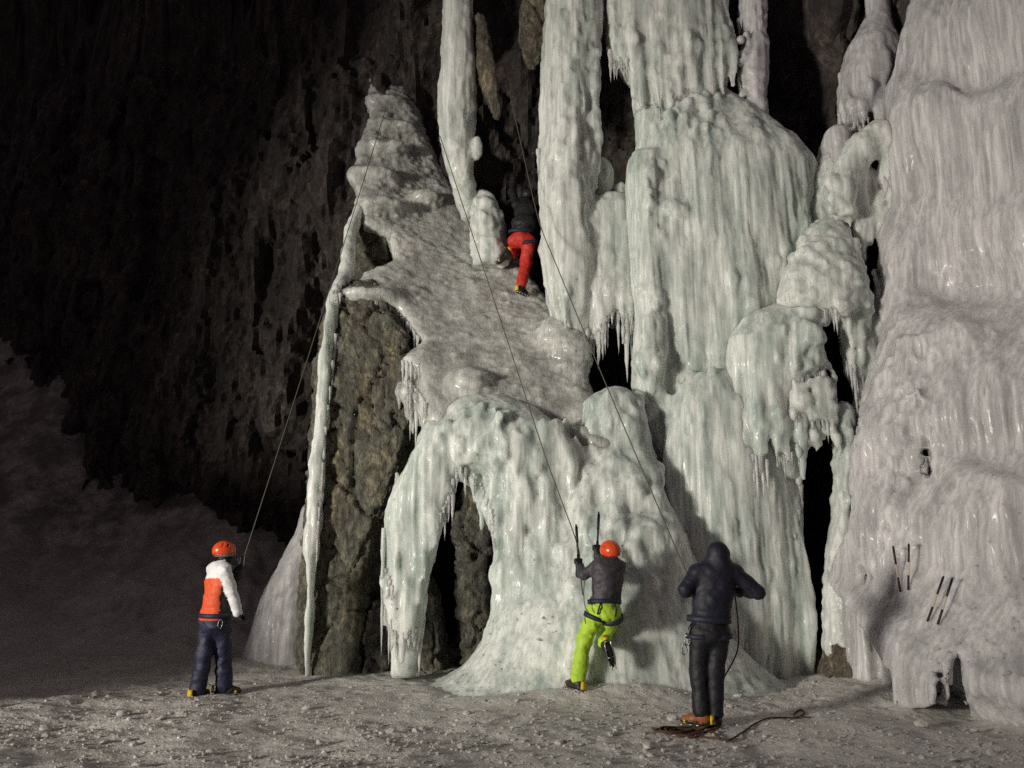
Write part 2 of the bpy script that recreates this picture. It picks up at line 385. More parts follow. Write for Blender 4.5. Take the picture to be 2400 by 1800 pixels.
# ------------------------------------------------------------------ finishing an ice or rock body
def finish(vol, name, mat, label, cat, flute=0.02, lump=0.03, lumpf=6.0, rough=0.012, seed=1, lump_mask=0.5, blocky=0.0, squash=0.7, strata=0.0, parent=None, group=None):
    V, Q, _ = vol.mesh(); N = normals(V, Q); d = np.zeros(len(V), np.float32); hz = 1 - np.abs(N[:, 2])
    if flute:
        for fr, am in ((3.4, 0.9), (8.0, 0.8), (17.0, 0.4), (27.0, 0.2)):
            d += flute * am * (0.5 - 2.2 * np.abs(vnoise(V * np.array([fr, fr, fr * 0.07]) + 0.15 * vnoise(V * 1.5, seed + 40)[:, None], seed + int(fr)))) * hz
    if lump:
        f1, f2, _c = worley(V * np.array([lumpf, lumpf, lumpf * squash]), seed + 5)
        mk = smooth(lump_mask - 0.25, lump_mask + 0.25, vnoise(V * 1.1, seed + 9) * 0.5 + 0.5)
        d += lump * (0.55 - f1) * (0.25 + 1.2 * mk)
        f1, f2, _c = worley(V * np.array([lumpf, lumpf, lumpf * squash]) * 2.3, seed + 6); d += 0.3 * lump * (0.55 - f1) * (0.3 + mk)
    if rough: d += rough * fbm(V * 9, seed + 3, 3)
    d += 0.03 * fbm(V * 1.7, seed + 4, 2)
    if blocky:
        f1, f2, c1 = worley(V * np.array([1.3, 1.3, 0.7]) + 0.35 * fbm(V * 2.5, seed, 2)[:, None], seed + 21)
        g1, g2, c2 = worley(V * np.array([5.2, 5.2, 3.6]) + 0.3 * fbm(V * 4, seed + 2, 2)[:, None], seed + 31)
        d += blocky * ((c1 - 0.5) * 1.0 + (c2 - 0.5) * 0.45) - blocky * 0.7 * np.clip(1 - (f2 - f1) * 14, 0, 1) - blocky * 0.25 * np.clip(1 - (g2 - g1) * 6, 0, 1)
        d += blocky * 0.3 * fbm(V * 11, seed + 8, 4, 0.6)
    if strata: d += strata * np.sin(V[:, 2] * 17 + 5 * fbm(V * 1.3, seed + 12, 2)) * (0.5 + 0.5 * vnoise(V * 2, seed + 13))
    V = V + N * d[:, None]; seat(V)
    o = link(name, V, Q, mat, parent)
    if parent is None: rebase(o); tag(o, label, cat, group)
    return o

# icicles: a few shared tapered meshes, each icicle an object of its own under the ice it hangs from
def icicle_mesh(seed):
    r = random.Random(seed); n, m = 7, 9; V, Fc = [], []
    for i in range(m):
        t = i / (m - 1); rad = 0.5 * ((1 - t) ** 0.85 * (1 + 0.22 * math.sin(t * 19 + seed)) + 0.025); ox = r.uniform(-.05, .05) * t; oy = r.uniform(-.05, .05) * t
        for j in range(n):
            a = 2 * math.pi * j / n; V.append((ox + rad * math.cos(a), oy + rad * math.sin(a), -t))
    for i in range(m - 1):
        for j in range(n): Fc.append((i * n + j, (i + 1) * n + j, (i + 1) * n + (j + 1) % n, i * n + (j + 1) % n))
    Fc += [tuple(range(n)), tuple(range(m * n - 1, (m - 1) * n - 1, -1))]
    me = bpy.data.meshes.new('icicle'); me.from_pydata(V, [], Fc); me.update(); me.polygons.foreach_set('use_smooth', [True] * len(me.polygons))
    return me
ICM = [icicle_mesh(s) for s in range(6)]
_icm = {}
def icicle(parent, px, py, y, length_px, width_px, mat):
    key = (random.randrange(6), mat.name)
    if key not in _icm:
        me = ICM[key[0]].copy(); me.materials.append(mat); _icm[key] = me
    o = bpy.data.objects.new('icicle', _icm[key]); col.objects.link(o); o.parent = parent
    p = Vector([float(v) for v in W(px, py, y)]); s = m_px(py, y)
    o.location = p - parent.location; o.scale = (width_px * s, width_px * s, length_px * s); o.rotation_euler = (0, 0, random.uniform(0, 6.28))
    return o
def fringe(parent, path, n, length, width, mat, y=None, up=12):
    """icicles along a polyline of (px, py, y)"""
    xs = np.array(path, float); seg = np.r_[0, np.cumsum(np.hypot(np.diff(xs[:, 0]), np.diff(xs[:, 1])))]
    for i in range(n):
        t = seg[-1] * (i + random.uniform(0.15, 0.85)) / n; q = [np.interp(t, seg, xs[:, c]) for c in range(3)]
        st = seated(q[0], q[1], q[2])
        if st is None: continue
        u_ = random.random() ** 2; wd = width[0] * 0.8 + (width[1] * 1.3 - width[0] * 0.8) * (0.6 * u_ + 0.4 * random.random()); icicle(parent, q[0], st[0] - up, st[1] + wd * m_px(q[1], st[1]) * 0.6, length[0] * 0.6 + (length[1] * 1.25 - length[0] * 0.6) * u_ + up + (q[1] - st[0]), wd, mat)

# ================================================================== THE SETTING
def gz(x, y):
    x = np.asarray(x, np.float32); y = np.asarray(y, np.float32)
    t = np.maximum(0, y - 14.4 - 0.25 * np.sin(x * 1.3)); side = smooth(-2.6, -4.2, x)
    z = (0.42 * t + 0.085 * np.minimum(t, 9) ** 2) * side
    z += 0.10 * smooth(12.6, 13.9, y) * side - 0.16 * smooth(14.0, 15.0, y) * side * (t < 30)
    P = np.stack([x.ravel(), y.ravel(), 0 * x.ravel()], 1)
    near = smooth(40, 24, y.ravel()) * smooth(30, 18, np.abs(x.ravel()))
    bumps = 0.07 * fbm(P * 0.9, 3, 3) + near * (0.028 * fbm(P * 3.1, 5, 4, 0.6))
    z = z + bumps.reshape(x.shape)
    # added unseen snow bank left of view, keeps the lamp off the left slope
    ax_, ay_, bx_, by_ = -9.7, 7.3, -13.0, 16.0; ex, ey = bx_ - ax_, by_ - ay_
    tt = np.clip(((x - ax_) * ex + (y - ay_) * ey) / (ex * ex + ey * ey), 0, 1)
    z = z + 3.5 * np.exp(-((x - ax_ - tt * ex) ** 2 + (y - ay_ - tt * ey) ** 2) / 1.3)
    # snow heaped against the foot of the ice
    z = z + 0.22 * smooth(1.2, 0, np.abs(x - 1.2) / 1.6) * smooth(9.6, 10.9, y) * smooth(14, 12, y)
    return z + 0.12 * smooth(3.2, 4.6, x) * smooth(9.5, 10.5, y)
def gz1(x, y): return float(gz(np.array([x]), np.array([y]))[0])

def axis(lo, hi, h, far): 
    a = np.arange(lo, hi + h, h); e = np.geomspace(h * 2, far, 26)
    return np.r_[(lo - e)[::-1], a, hi + e]
gx, gy = axis(-11, 8, 0.045, 220), axis(4.2, 17.5, 0.045, 220)
GX, GY = np.meshgrid(gx, gy, indexing='ij'); GZ = gz(GX, GY)
P2 = np.stack([GX.ravel(), GY.ravel(), np.zeros(GX.size)], 1)
nearm = (smooth(13, 8.5, np.abs(P2[:, 0] + 1)) * smooth(19, 16.5, P2[:, 1]) * smooth(2, 4, P2[:, 1])).astype(np.float32)
sel = nearm > 0.01
crust = np.zeros(len(P2), np.float32)
f1, f2, cid = worley(P2[sel] * 7.5 + 0.4 * fbm(P2[sel] * 6, 4, 2)[:, None], 41); g1, g2, gid = worley(P2[sel] * 15, 45)
patch = smooth(0.42, 0.62, fbm(P2[sel] * 0.8, 61, 3) * 0.5 + 0.5)
crust[sel] = nearm[sel] * ((cid - 0.5) * 0.016 * (0.25 + patch) + (gid - 0.5) * 0.014 * (0.25 + patch) - 0.005 * np.clip(1 - (f2 - f1) * 6, 0, 1))
# footprints trodden in the snow bank below the cliff
for i in range(70):
    fx, fy = random.uniform(-7.5, -3.4), random.uniform(14.9, 17.2); a = random.uniform(0, 3.14)
    dx, dy = P2[:, 0] - fx, P2[:, 1] - fy; m = (np.abs(dx) < 0.5) & (np.abs(dy) < 0.5)
    u = dx[m] * math.cos(a) + dy[m] * math.sin(a); v = -dx[m] * math.sin(a) + dy[m] * math.cos(a)
    crust[m] -= 0.16 * np.exp(-(u / 0.20) ** 2 - (v / 0.11) ** 2)
VV = np.stack([GX.ravel(), GY.ravel(), GZ.ravel() + crust], 1)
ni, nj = GX.shape; ii, jj = np.meshgrid(np.arange(ni - 1), np.arange(nj - 1), indexing='ij'); a0 = (ii * nj + jj).ravel()
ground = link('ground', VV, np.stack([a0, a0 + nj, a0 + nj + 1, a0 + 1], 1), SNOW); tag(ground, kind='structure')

# the cliff: one rock face that swings round behind the ice and on to the right
cxs = np.r_[np.linspace(-40, -19, 24), np.arange(-18.8, 11, 0.075), np.linspace(11.3, 30, 20)]
czs = np.r_[np.arange(-1.0, 13.5, 0.075), np.linspace(13.8, 26, 14)]
KX, KZ = np.meshgrid(cxs, czs, indexing='ij')
foot = np.interp(KX, [-40, -22, -12, -8, -4.8, -2.6, -1.9, -1.2, 0, 2.6, 3.6, 4.4, 5.6, 7, 10, 14, 30], [34, 25, 20.8, 18.9, 17.6, 16.6, 16.3, 18.0, 19.0, 19.0, 16.8, 15.2, 13.8, 12.4, 10.9, 10.0, 8.5])
PK = np.stack([KX.ravel(), KZ.ravel() * 0, KZ.ravel()], 1)
warp = 0.35 * fbm(PK * 1.2, 71, 3)[:, None]
v1, v2, vc = worley(PK * np.array([1.5, 1, 0.34]) + warp, 73); w1, w2, wc = worley(PK * np.array([3.6, 1, 1.5]) + warp, 77)
rel = 1.1 * fbm(PK * np.array([0.35, 1, 0.22]), 79, 3) - 1.0 * np.abs(fbm(PK * np.array([1.1, 1, 0.18]) + warp, 83, 4)) + 0.16 * (vc - 0.5) + 0.12 * (wc - 0.5) + 0.30 * fbm(PK * np.array([2.6, 1, 1.3]), 81, 5, 0.62) + 0.16 * (vc - wc)
KY = foot + rel.reshape(KX.shape)
KY = KY - 2.6 * smooth(6.6, 9.2, KZ) * smooth(-1.9, -0.9, KX) * smooth(4.6, 3.2, KX)     # the rock leans out over the recess
def bulge(px, py, y, rx, rz, amp):
    global KY
    c = W(px, py, y); KY = KY - amp * np.exp(-((KX - c[0]) / rx) ** 2 - ((KZ - c[2]) / rz) ** 2)
bulge(985, 10, 15.0, 0.8, 1.0, 2.2)        # rock roof left of the first column
bulge(1235, 60, 14.4, 0.35, 0.8, 1.0)
bulge(1925, 30, 13.6, 0.6, 1.1, 1.0)
bulge(700, 150, 17.0, 1.1, 4.0, 0.8)
VV = np.stack([KX.ravel(), KY.ravel(), KZ.ravel()], 1)
ni, nj = KX.shape; ii, jj = np.meshgrid(np.arange(ni - 1), np.arange(nj - 1), indexing='ij'); a0 = (ii * nj + jj).ravel()
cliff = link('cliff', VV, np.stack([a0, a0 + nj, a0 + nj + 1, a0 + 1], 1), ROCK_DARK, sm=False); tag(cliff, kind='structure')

H = 0.034
def vol(px0, py0, px1, py1, y0, y1, h=H):
    """volume that holds everything between those pixels and depths"""
    c = [W(px, py, y) for px in (px0, px1) for py in (py0, py1) for y in (y0, y1)]
    lo = np.min(c, 0); hi = np.max(c, 0); return Vol((lo[0], y0, max(lo[2], -0.5)), (hi[0], y1, min(hi[2], 12.4)), h)

# ================================================================== ROCK
v = vol(690, 480, 1080, 1640, 11.6, 15.4)
v.loft([(1660, 705, 850, 13.3, 0.72), (1500, 712, 858, 13.3, 0.75), (1300, 728, 880, 13.35, 0.80), (1100, 742, 965, 13.4, 0.9), (950, 752, 1000, 13.5, 0.95), (860, 765, 985, 13.6, 1.0), (780, 780, 962, 13.7, 1.0), (720, 800, 925, 13.85, 0.95), (690, 830, 905, 14.0, 0.8)], p=7, k=0.05)
v.loft([(1200, 860, 1000, 13.55, 0.7), (1000, 880, 1010, 13.6, 0.8), (860, 890, 1000, 13.7, 0.8)], p=7, k=0.05)
v.loft([(1640, 850, 960, 13.9, 0.7), (1450, 845, 990, 13.9, 0.7), (1200, 840, 1010, 13.9, 0.7), (1000, 850, 1010, 13.9, 0.7)], p=7, k=0.05)
v.loft([(760, 800, 940, 14.7, 0.7), (560, 835, 920, 14.7, 0.6), (500, 850, 900, 14.8, 0.5)], p=7, k=0.05)
pillar = finish(v, 'rock_pillar', ROCK, 'tall brown rock pillar with ochre streaks under the ice ramp, left of centre', 'rock', flute=0, lump=0, rough=0.0, blocky=0.11, seed=5, strata=0.008)

def boulder(rows, label, seed, mat=ROCK, blocky=0.10, h=0.034):
    xs = [r[1] for r in rows] + [r[2] for r in rows]; ys = [r[3] for r in rows]; b = max(r[4] for r in rows)
    q = vol(min(xs) - 25, min(r[0] for r in rows) - 30, max(xs) + 25, max(r[0] for r in rows) + 30, min(ys) - b - .3, max(ys) + b + .3, h)
    q.loft(rows, p=3.2, k=0.05)
    return finish(q, 'boulder', mat, label, 'boulder', flute=0, lump=0, rough=0, blocky=blocky, seed=seed, strata=0.01)
boulder([(1600, 850, 925, 12.95, 0.32), (1480, 852, 935, 13.0, 0.36), (1420, 868, 915, 13.05, 0.3), (1395, 885, 905, 13.1, 0.2)], 'low rounded boulder at the pillar foot, left of the ice leg', 11)
boulder([(1600, 940, 1050, 13.3, 0.35), (1450, 945, 1040, 13.4, 0.4), (1380, 965, 1025, 13.5, 0.3), (1340, 980, 1010, 13.55, 0.2)], 'squat boulder inside the ice cave, behind the left ice leg', 12)
boulder([(1600, 1080, 1170, 13.6, 0.25), (1450, 1075, 1175, 13.65, 0.3), (1330, 1070, 1160, 13.7, 0.32), (1255, 1062, 1170, 13.75, 0.35), (1190, 1078, 1160, 13.8, 0.3), (1130, 1090, 1140, 13.85, 0.2)], 'jagged grey rock at the right side of the ice cave', 13, blocky=0.16)
boulder([(30, 1108, 1135, 13.55, 0.12), (60, 1114, 1146, 13.5, 0.16), (130, 1116, 1158, 13.5, 0.17), (200, 1124, 1166, 13.5, 0.16), (235, 1138, 1172, 13.5, 0.14), (262, 1148, 1176, 13.5, 0.10), (285, 1160, 1174, 13.5, 0.04)], 'tan rock pendant hanging right of the narrow ice column', 14, ROCK_TAN, blocky=0.05)
boulder([(-40, 1225, 1300, 14.0, 0.3), (40, 1222, 1300, 13.95, 0.3), (90, 1216, 1290, 13.9, 0.28), (130, 1224, 1280, 13.9, 0.2), (165, 1236, 1262, 13.9, 0.08)], 'pointed greenish rock fang hanging left of the second ice column', 15, ROCK_TAN, blocky=0.06)
boulder([(1660, 1930, 2045, 11.6, 0.35), (1580, 1932, 2040, 11.6, 0.38), (1510, 1945, 2020, 11.7, 0.3), (1480, 1960, 2000, 11.75, 0.2)], 'ice-glazed rock heap at the foot of the right ice wall', 16, ROCK_TAN, blocky=0.08)

# ================================================================== ICE
# ---- worn ramp that covers the pillar and carries the climber in red
v = vol(770, 100, 1560, 1120, 11.1, 16.2)
v.sheet([(870, 150, 15.9), (940, 160, 16.0), (870, 215, 15.5), (965, 215, 15.8), (860, 300, 15.0), (985, 300, 15.5), (835, 400, 14.5), (930, 400, 14.9), (1010, 390, 15.4), (860, 470, 14.1), (960, 500, 14.4), (1080, 500, 14.9), (880, 560, 13.7), (1000, 580, 14.0), (1120, 600, 14.3), (1190, 600, 14.3),
         (800, 690, 12.95), (900, 690, 12.95), (1000, 690, 13.3), (1110, 690, 13.45), (1221, 705, 13.45), (950, 760, 12.65), (1030, 800, 12.6), (1130, 800, 12.75), (1300, 770, 13.1), (1011, 840, 12.25), (1100, 880, 12.2), (1250, 860, 12.45), (1380, 925, 12.3),
         (1060, 970, 11.75), (1150, 960, 11.8), (1300, 1000, 11.95), (1420, 1010, 11.8), (1400, 1070, 11.6), (1250, 1080, 11.45), (1100, 1040, 11.5)],
        [(855, 140, 15.5), (955, 160, 15.8), (985, 260, 15.6), (1010, 330, 15.4), (1060, 420, 15.1), (1110, 480, 14.9), (1190, 560, 14.4), (1260, 660, 13.9), (1340, 780, 13.1), (1400, 925, 12.3), (1500, 930, 12.2), (1510, 1010, 11.9), (1440, 1060, 11.8), (1100, 1060, 11.8), (1000, 990, 11.8), (985, 880, 12.2), (940, 845, 12.4), (985, 790, 12.5), (940, 735, 12.75), (900, 700, 12.9), (800, 725, 12.9), (790, 690, 13.0), (850, 640, 13.4), (920, 600, 13.6), (900, 540, 13.8), (850, 530, 13.9), (840, 470, 14.1), (815, 405, 14.4), (835, 330, 14.8), (862, 270, 15.1)],
        thick=0.75, edge=0.22)
for (px, py, y, a, b_, c_) in [(1330, 830, 12.85, .36, .4, .42), (1300, 775, 12.95, .22, .3, .2), (1095, 895, 12.1, .25, .25, .2),
                               (905, 240, 15.55, .36, .25, .10), (925, 300, 15.3, .42, .25, .12), (900, 350, 15.0, .45, .25, .10), (875, 410, 14.6, .42, .25, .12), (890, 480, 14.15, .40, .25, .12), (1000, 465, 14.75, .26, .25, .14), (860, 690, 12.95, .45, .25, .10)]:
    v.ell(W(px, py, y), (a, b_, c_), 0.22)
def ramp_spot():                                       # knobs left by trickling water
    py = random.uniform(215, 1060); c0, hw = (float(np.interp(py, [220, 300, 400, 500, 600, 700, 800, 900, 1060], q_)) for q_ in ([920, 925, 930, 960, 1030, 1050, 1130, 1230, 1280], [45, 60, 80, 100, 130, 160, 160, 160, 140]))
    return c0 + random.uniform(-hw, hw), py
v.knobs(170, ramp_spot, (.02, .06), .06, (2.0, .8, .7)); v.knobs(60, lambda: (random.uniform(1250, 1500), random.uniform(1000, 1100)), (.03, .08), .09)
v.curtain(945, 1075, [(945, 850), (1000, 850), (1075, 900)], [(945, 960), (985, 1015), (1075, 1010)], [(945, 12.5), (1075, 12.05)], 16, (0.05, 0.10), 12, 25, tip=0.2)
ramp = finish(v, 'ice_ramp', ICE_RAMP, 'worn grey ice ramp sloping down over the rock pillar, climber in red standing on it', 'ice', flute=0.006, lump=0.034, lumpf=8.0, rough=0.018, seed=21, squash=1.5, lump_mask=0.5)
fringe(ramp, [(800, 728, 12.9), (870, 708, 12.85), (925, 728, 12.75), (960, 765, 12.6), (985, 800, 12.5)], 26, (12, 60), (5, 9), ICE, up=6)
fringe(ramp, [(945, 890, 12.38), (985, 935, 12.2), (1000, 960, 12.1)], 16, (35, 130), (6, 12), ICE)
fringe(ramp, [(930, 855, 12.4), (985, 865, 12.3)], 6, (20, 60), (5, 9), ICE)

# ---- thin strip down the pillar's left edge
v = vol(680, 440, 880, 1640, 12.2, 15.0)
v.loft([(470, 838, 860, 14.2, 0.12), (540, 808, 840, 13.8, 0.18), (640, 798, 832, 13.3, 0.2), (690, 774, 810, 12.95, 0.2), (740, 764, 794, 12.78, 0.18), (840, 752, 782, 12.66, 0.18), (1000, 742, 770, 12.58, 0.18), (1150, 728, 756, 12.53, 0.17), (1300, 720, 744, 12.48, 0.16), (1400, 720, 737, 12.46, 0.13), (1480, 718, 730, 12.44, 0.10), (1560, 715, 725, 12.43, 0.08), (1610, 712, 723, 12.42, 0.08)], p=2.2)
v.knobs(110, lambda: (lambda py: (float(np.interp(py, [700, 840, 1000, 1150, 1300, 1560], [785, 767, 756, 742, 732, 720])) + random.uniform(-14, 14), py))(random.uniform(690, 1300)), (.02, .05), .06, (1, .8, 3.5))
strip = finish(v, 'ice_strip', ICE, 'long thin pale ice strip running down the left edge of the rock pillar', 'ice', flute=0.02, lump=0.02, rough=0.01, seed=23)
fringe(strip, [(790, 760, 12.7), (778, 880, 12.6), (765, 1000, 12.55), (752, 1150, 12.5), (742, 1300, 12.45)], 12, (40, 130), (6, 10), ICE)
fringe(strip, [(776, 690, 12.98), (800, 700, 12.95)], 3, (40, 90), (7, 11), ICE)

# ---- dim cone of ice behind the pillar
v = vol(540, 1150, 800, 1600, 12.9, 15.6)
v.loft([(1175, 712, 730, 14.2, 0.1), (1250, 690, 745, 14.2, 0.25), (1320, 655, 760, 14.2, 0.45), (1400, 615, 770, 14.2, 0.65), (1480, 590, 780, 14.2, 0.75), (1560, 560, 790, 14.2, 0.8)], p=2)
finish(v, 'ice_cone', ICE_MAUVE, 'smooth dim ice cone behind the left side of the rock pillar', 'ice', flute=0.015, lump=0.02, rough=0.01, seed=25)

# ---- domed ice with two legs round the cave
v = vol(870, 880, 1920, 1760, 9.3, 13.6)
v.loft([(905, 1425, 1458, 12.2, 0.10), (922, 1392, 1482, 12.15, 0.22), (945, 1362, 1508, 12.1, 0.36), (1000, 1360, 1516, 12.05, 0.38), (1045, 1376, 1508, 12.05, 0.36), (1120, 1400, 1500, 12.2, 0.3)], p=2.6, k=0.22)
v.knobs(40, lambda: (random.uniform(1370, 1500), random.uniform(925, 1060)), (.03, .09), .09)
v.loft([(930, 1085, 1190, 12.25, 0.35), (960, 1035, 1260, 12.15, 0.55), (1010, 1005, 1330, 12.05, 0.65), (1060, 995, 1380, 12.0, 0.65), (1110, 1060, 1395, 12.0, 0.6)], p=2.4, k=0.2)
v.loft([(1000, 1000, 1085, 11.85, 0.35), (1060, 962, 1082, 11.8, 0.36), (1110, 940, 1075, 11.8, 0.36), (1150, 918, 1066, 11.8, 0.36), (1215, 898, 1042, 11.8, 0.34), (1300, 894, 1026, 11.85, 0.30), (1350, 900, 1008, 11.9, 0.26), (1430, 915, 998, 11.95, 0.2), (1500, 920, 990, 12.0, 0.17), (1590, 912, 978, 12.1, 0.16)], p=2.4)
v.loft([(1060, 1120, 1400, 12.0, 0.55), (1150, 1128, 1390, 11.9, 0.5), (1250, 1160, 1370, 11.85, 0.5), (1350, 1160, 1340, 11.8, 0.5), (1450, 1158, 1340, 11.7, 0.55), (1520, 1150, 1340, 11.6, 0.6), (1570, 1125, 1340, 11.5, 0.7), (1620, 1080, 1340, 11.4, 0.8)], p=2.6)
v.curtain(905, 1075, [(905, 1180), (1000, 1020), (1075, 1020)], [(905, 1420), (925, 1480), (960, 1540), (990, 1480), (1030, 1260), (1075, 1120)], [(905, 11.72), (990, 11.52), (1075, 11.6)], 20, (0.05, 0.10), 30, 40, tip=0.25)
v.curtain(1075, 1160, [(1075, 1060), (1160, 1080)], [(1075, 1110), (1100, 1140), (1150, 1270)], 11.62, 10, (0.04, 0.07), 10, 18, tip=0.25)
v.curtain(1165, 1290, 1080, [(1165, 1500), (1290, 1450)], [(1165, 11.45), (1290, 11.35)], 12, (0.06, 0.12), 40, 60)
def arch_spot():                                       # hanging ice knobs on the face right of the cave
    while True:
        px, py = random.uniform(1150, 1400), random.uniform(1000, 1350)
        if px < 1400 - (py - 1090) * 0.55: return px, py
v.knobs(90, arch_spot, (.035, .09), .07, (1, .9, 2.4)); v.knobs(50, lambda: (random.uniform(1000, 1200), random.uniform(955, 1080)), (.03, .07), .06)
# the heaped cone and apron at the foot, where the climber in yellow-green starts
v.loft([(1040, 1400, 1510, 12.15, 0.25), (1100, 1375, 1535, 12.0, 0.42), (1180, 1345, 1570, 11.9, 0.58), (1260, 1300, 1610, 11.8, 0.74), (1350, 1245, 1640, 11.7, 0.88), (1430, 1185, 1670, 11.62, 0.98), (1500, 1140, 1720, 11.58, 1.08), (1560, 1085, 1780, 11.58, 1.12), (1600, 1020, 1830, 11.55, 1.15), (1630, 950, 1880, 11.5, 1.25)], p=2.0, k=0.35)
def mound_spot():
    py = random.triangular(1065, 1400, 1120); t_ = (py - 1065) / 355; return random.uniform(1400 - 140 * t_, 1530 + 120 * t_), py
v.knobs(170, mound_spot, (.03, .12), .09, (1.2, .9, 1.0))
dome = finish(v, 'ice_arch', ICE_GREEN, 'domed ice arch round a dark cave, spreading into the lumpy apron behind the central climber', 'ice', flute=0.025, lump=0.024, lumpf=6.5, rough=0.012, seed=27)
fringe(dome, [(900, 1240, 11.8), (900, 1330, 11.8), (930, 1440, 11.9)], 9, (60, 190), (7, 13), ICE)
fringe(dome, [(930, 1500, 11.9), (985, 1480, 11.9)], 5, (40, 110), (9, 18), ICE)
fringe(dome, [(898, 1330, 11.8), (915, 1370, 11.8), (925, 1400, 11.8)], 6, (60, 150), (7, 12), ICE)
fringe(dome, [(1020, 1240, 11.75), (1045, 1190, 11.7), (1065, 1120, 11.7), (1085, 1090, 11.65)], 14, (25, 80), (7, 13), ICE)
fringe(dome, [(1085, 1095, 11.65), (1120, 1130, 11.7), (1150, 1200, 11.7), (1160, 1260, 11.7)], 14, (20, 60), (6, 12), ICE)
icicle(dome, 930, 1480, 11.95, 100, 12, ICE); icicle(dome, 985, 1440, 11.95, 140, 20, ICE)

# ---- columns at the top
v = vol(1000, -70, 1150, 540, 12.6, 15.0)
v.loft([(-80, 1042, 1104, 13.6, 0.3), (60, 1038, 1108, 13.6, 0.32), (145, 1033, 1112, 13.6, 0.34), (215, 1026, 1114, 13.65, 0.36), (290, 1027, 1112, 13.7, 0.36), (350, 1034, 1111, 13.75, 0.36), (400, 1047, 1112, 13.85, 0.32), (440, 1058, 1120, 13.95, 0.3), (480, 1068, 1122, 14.1, 0.26), (520, 1080, 1115, 14.3, 0.2)], p=2)
v.ell(W(1118, 350, 13.65), (0.09, 0.14, 0.22), 0.06)
finish(v, 'ice_column', ICE, 'narrow pale ice column at the top, left of the climber in red', 'ice', flute=0.025, lump=0.024, lumpf=6, rough=0.015, seed=31)
v = vol(1080, 430, 1210, 640, 13.0, 15.0)
v.loft([(448, 1120, 1150, 14.1, 0.12), (480, 1108, 1165, 14.0, 0.26), (530, 1100, 1182, 13.95, 0.32), (580, 1105, 1190, 13.9, 0.32), (620, 1110, 1195, 13.85, 0.3)], p=2)
v.knobs(60, lambda: (random.uniform(1105, 1190), random.uniform(460, 620)), (.03, .06), .05)
hump = finish(v, 'ice_hump', ICE, 'bright ice hump at the foot of the narrow column, beside the climber in red', 'ice', flute=0.02, lump=0.05, lumpf=7, rough=0.015, seed=33)

v = vol(1230, -70, 1520, 800, 12.0, 14.6)
v.loft([(-80, 1285, 1416, 13.3, 0.42), (60, 1275, 1414, 13.25, 0.45), (150, 1268, 1404, 13.2, 0.46), (250, 1265, 1402, 13.2, 0.48), (310, 1265, 1394, 13.15, 0.48), (360, 1262, 1388, 13.1, 0.48), (420, 1262, 1385, 13.05, 0.48), (480, 1264, 1385, 13.0, 0.5), (560, 1270, 1400, 12.95, 0.5), (640, 1275, 1400, 12.95, 0.5), (720, 1285, 1390, 12.95, 0.45), (790, 1300, 1390, 13.0, 0.4)], p=2.2)
v.ell(W(1410, 415, 13.3), (0.2, 0.25, 0.35), 0.1); v.ell(W(1455, 450, 13.3), (0.11, 0.15, 0.16), 0.08)
v.loft([(455, 1405, 1470, 13.1, 0.2), (490, 1370, 1485, 13.05, 0.3), (560, 1360, 1490, 13.0, 0.35), (680, 1360, 1488, 13.0, 0.33), (730, 1370, 1485, 13.0, 0.25)], p=2.5)
v.curtain(1360, 1488, [(1360, 520), (1430, 480), (1488, 500)], [(1360, 780), (1400, 800), (1425, 740), (1445, 790), (1488, 740)], 12.72, 16, (0.05, 0.09), 30, 30, tip=0.25)
v.curtain(1268, 1365, [(1268, 440), (1365, 480)], [(1268, 700), (1365, 780)], [(1268, 12.75), (1320, 12.55), (1365, 12.65)], 10, (0.05, 0.09), 40, 60, tip=0.5)
v.curtain(1266, 1405, 40, [(1266, 520), (1405, 360)], [(1266, 13.0), (1330, 12.78), (1405, 13.0)], 12, (0.07, 0.12), 100, 120, tip=0.6)
for i in range(40):
    py = random.uniform(60, 330); p = W(random.uniform(1360, 1404), py, 12.95 + random.uniform(-.1, .1)); r_ = random.uniform(.04, .08); v.ell(p, (r_, r_, r_ * 1.3), 0.05)
v.knobs(90, lambda: (random.triangular(1270, 1400, 1390), random.uniform(30, 480)), (.03, .07), .07, (1, .8, 2.2))
colB = finish(v, 'ice_column', ICE, 'broad fluted ice column with a fringed curtain, right of the climber in red', 'ice', flute=0.03, lump=0.024, lumpf=7, rough=0.014, seed=35)
fringe(colB, [(1372, 770, 12.75), (1400, 800, 12.75), (1425, 735, 12.72), (1445, 760, 12.72), (1484, 740, 12.75)], 16, (20, 80), (6, 12), ICE)
icicle(colB, 1467, 760, 12.72, 140, 18, ICE); icicle(colB, 1423, 740, 12.72, 80, 8, ICE); icicle(colB, 1262, 350, 12.95, 80, 12, ICE)

v = vol(1390, -70, 1740, 300, 12.2, 14.6)
v.loft([(-80, 1426, 1706, 13.3, 0.5), (60, 1420, 1706, 13.25, 0.52), (120, 1424, 1705, 13.25, 0.52), (165, 1452, 1704, 13.25, 0.5), (200, 1475, 1703, 13.2, 0.45), (270, 1485, 1690, 13.15, 0.4)], p=2.6)
v.ell(W(1620, 130, 12.85), (0.2, 0.2, 0.3), 0.1); v.ell(W(1598, 75, 12.9), (0.12, 0.15, 0.16), 0.08)
v.curtain(1422, 1705, -60, [(1422, 150), (1470, 170), (1500, 260), (1705, 210)], [(1422, 12.95), (1560, 12.72), (1705, 12.95)], 24, (0.06, 0.13), 60, 40, tip=0.4)
v.knobs(25, lambda: (random.uniform(1430, 1700), random.uniform(0, 230)), (.03, .07), .07, (1, 1, 1.6))
colC = finish(v, 'ice_curtain', ICE, 'wide fluted ice curtain at the top centre above the big ice shoulder', 'ice', flute=0.03, lump=0.02, lumpf=5, rough=0.014, seed=37)
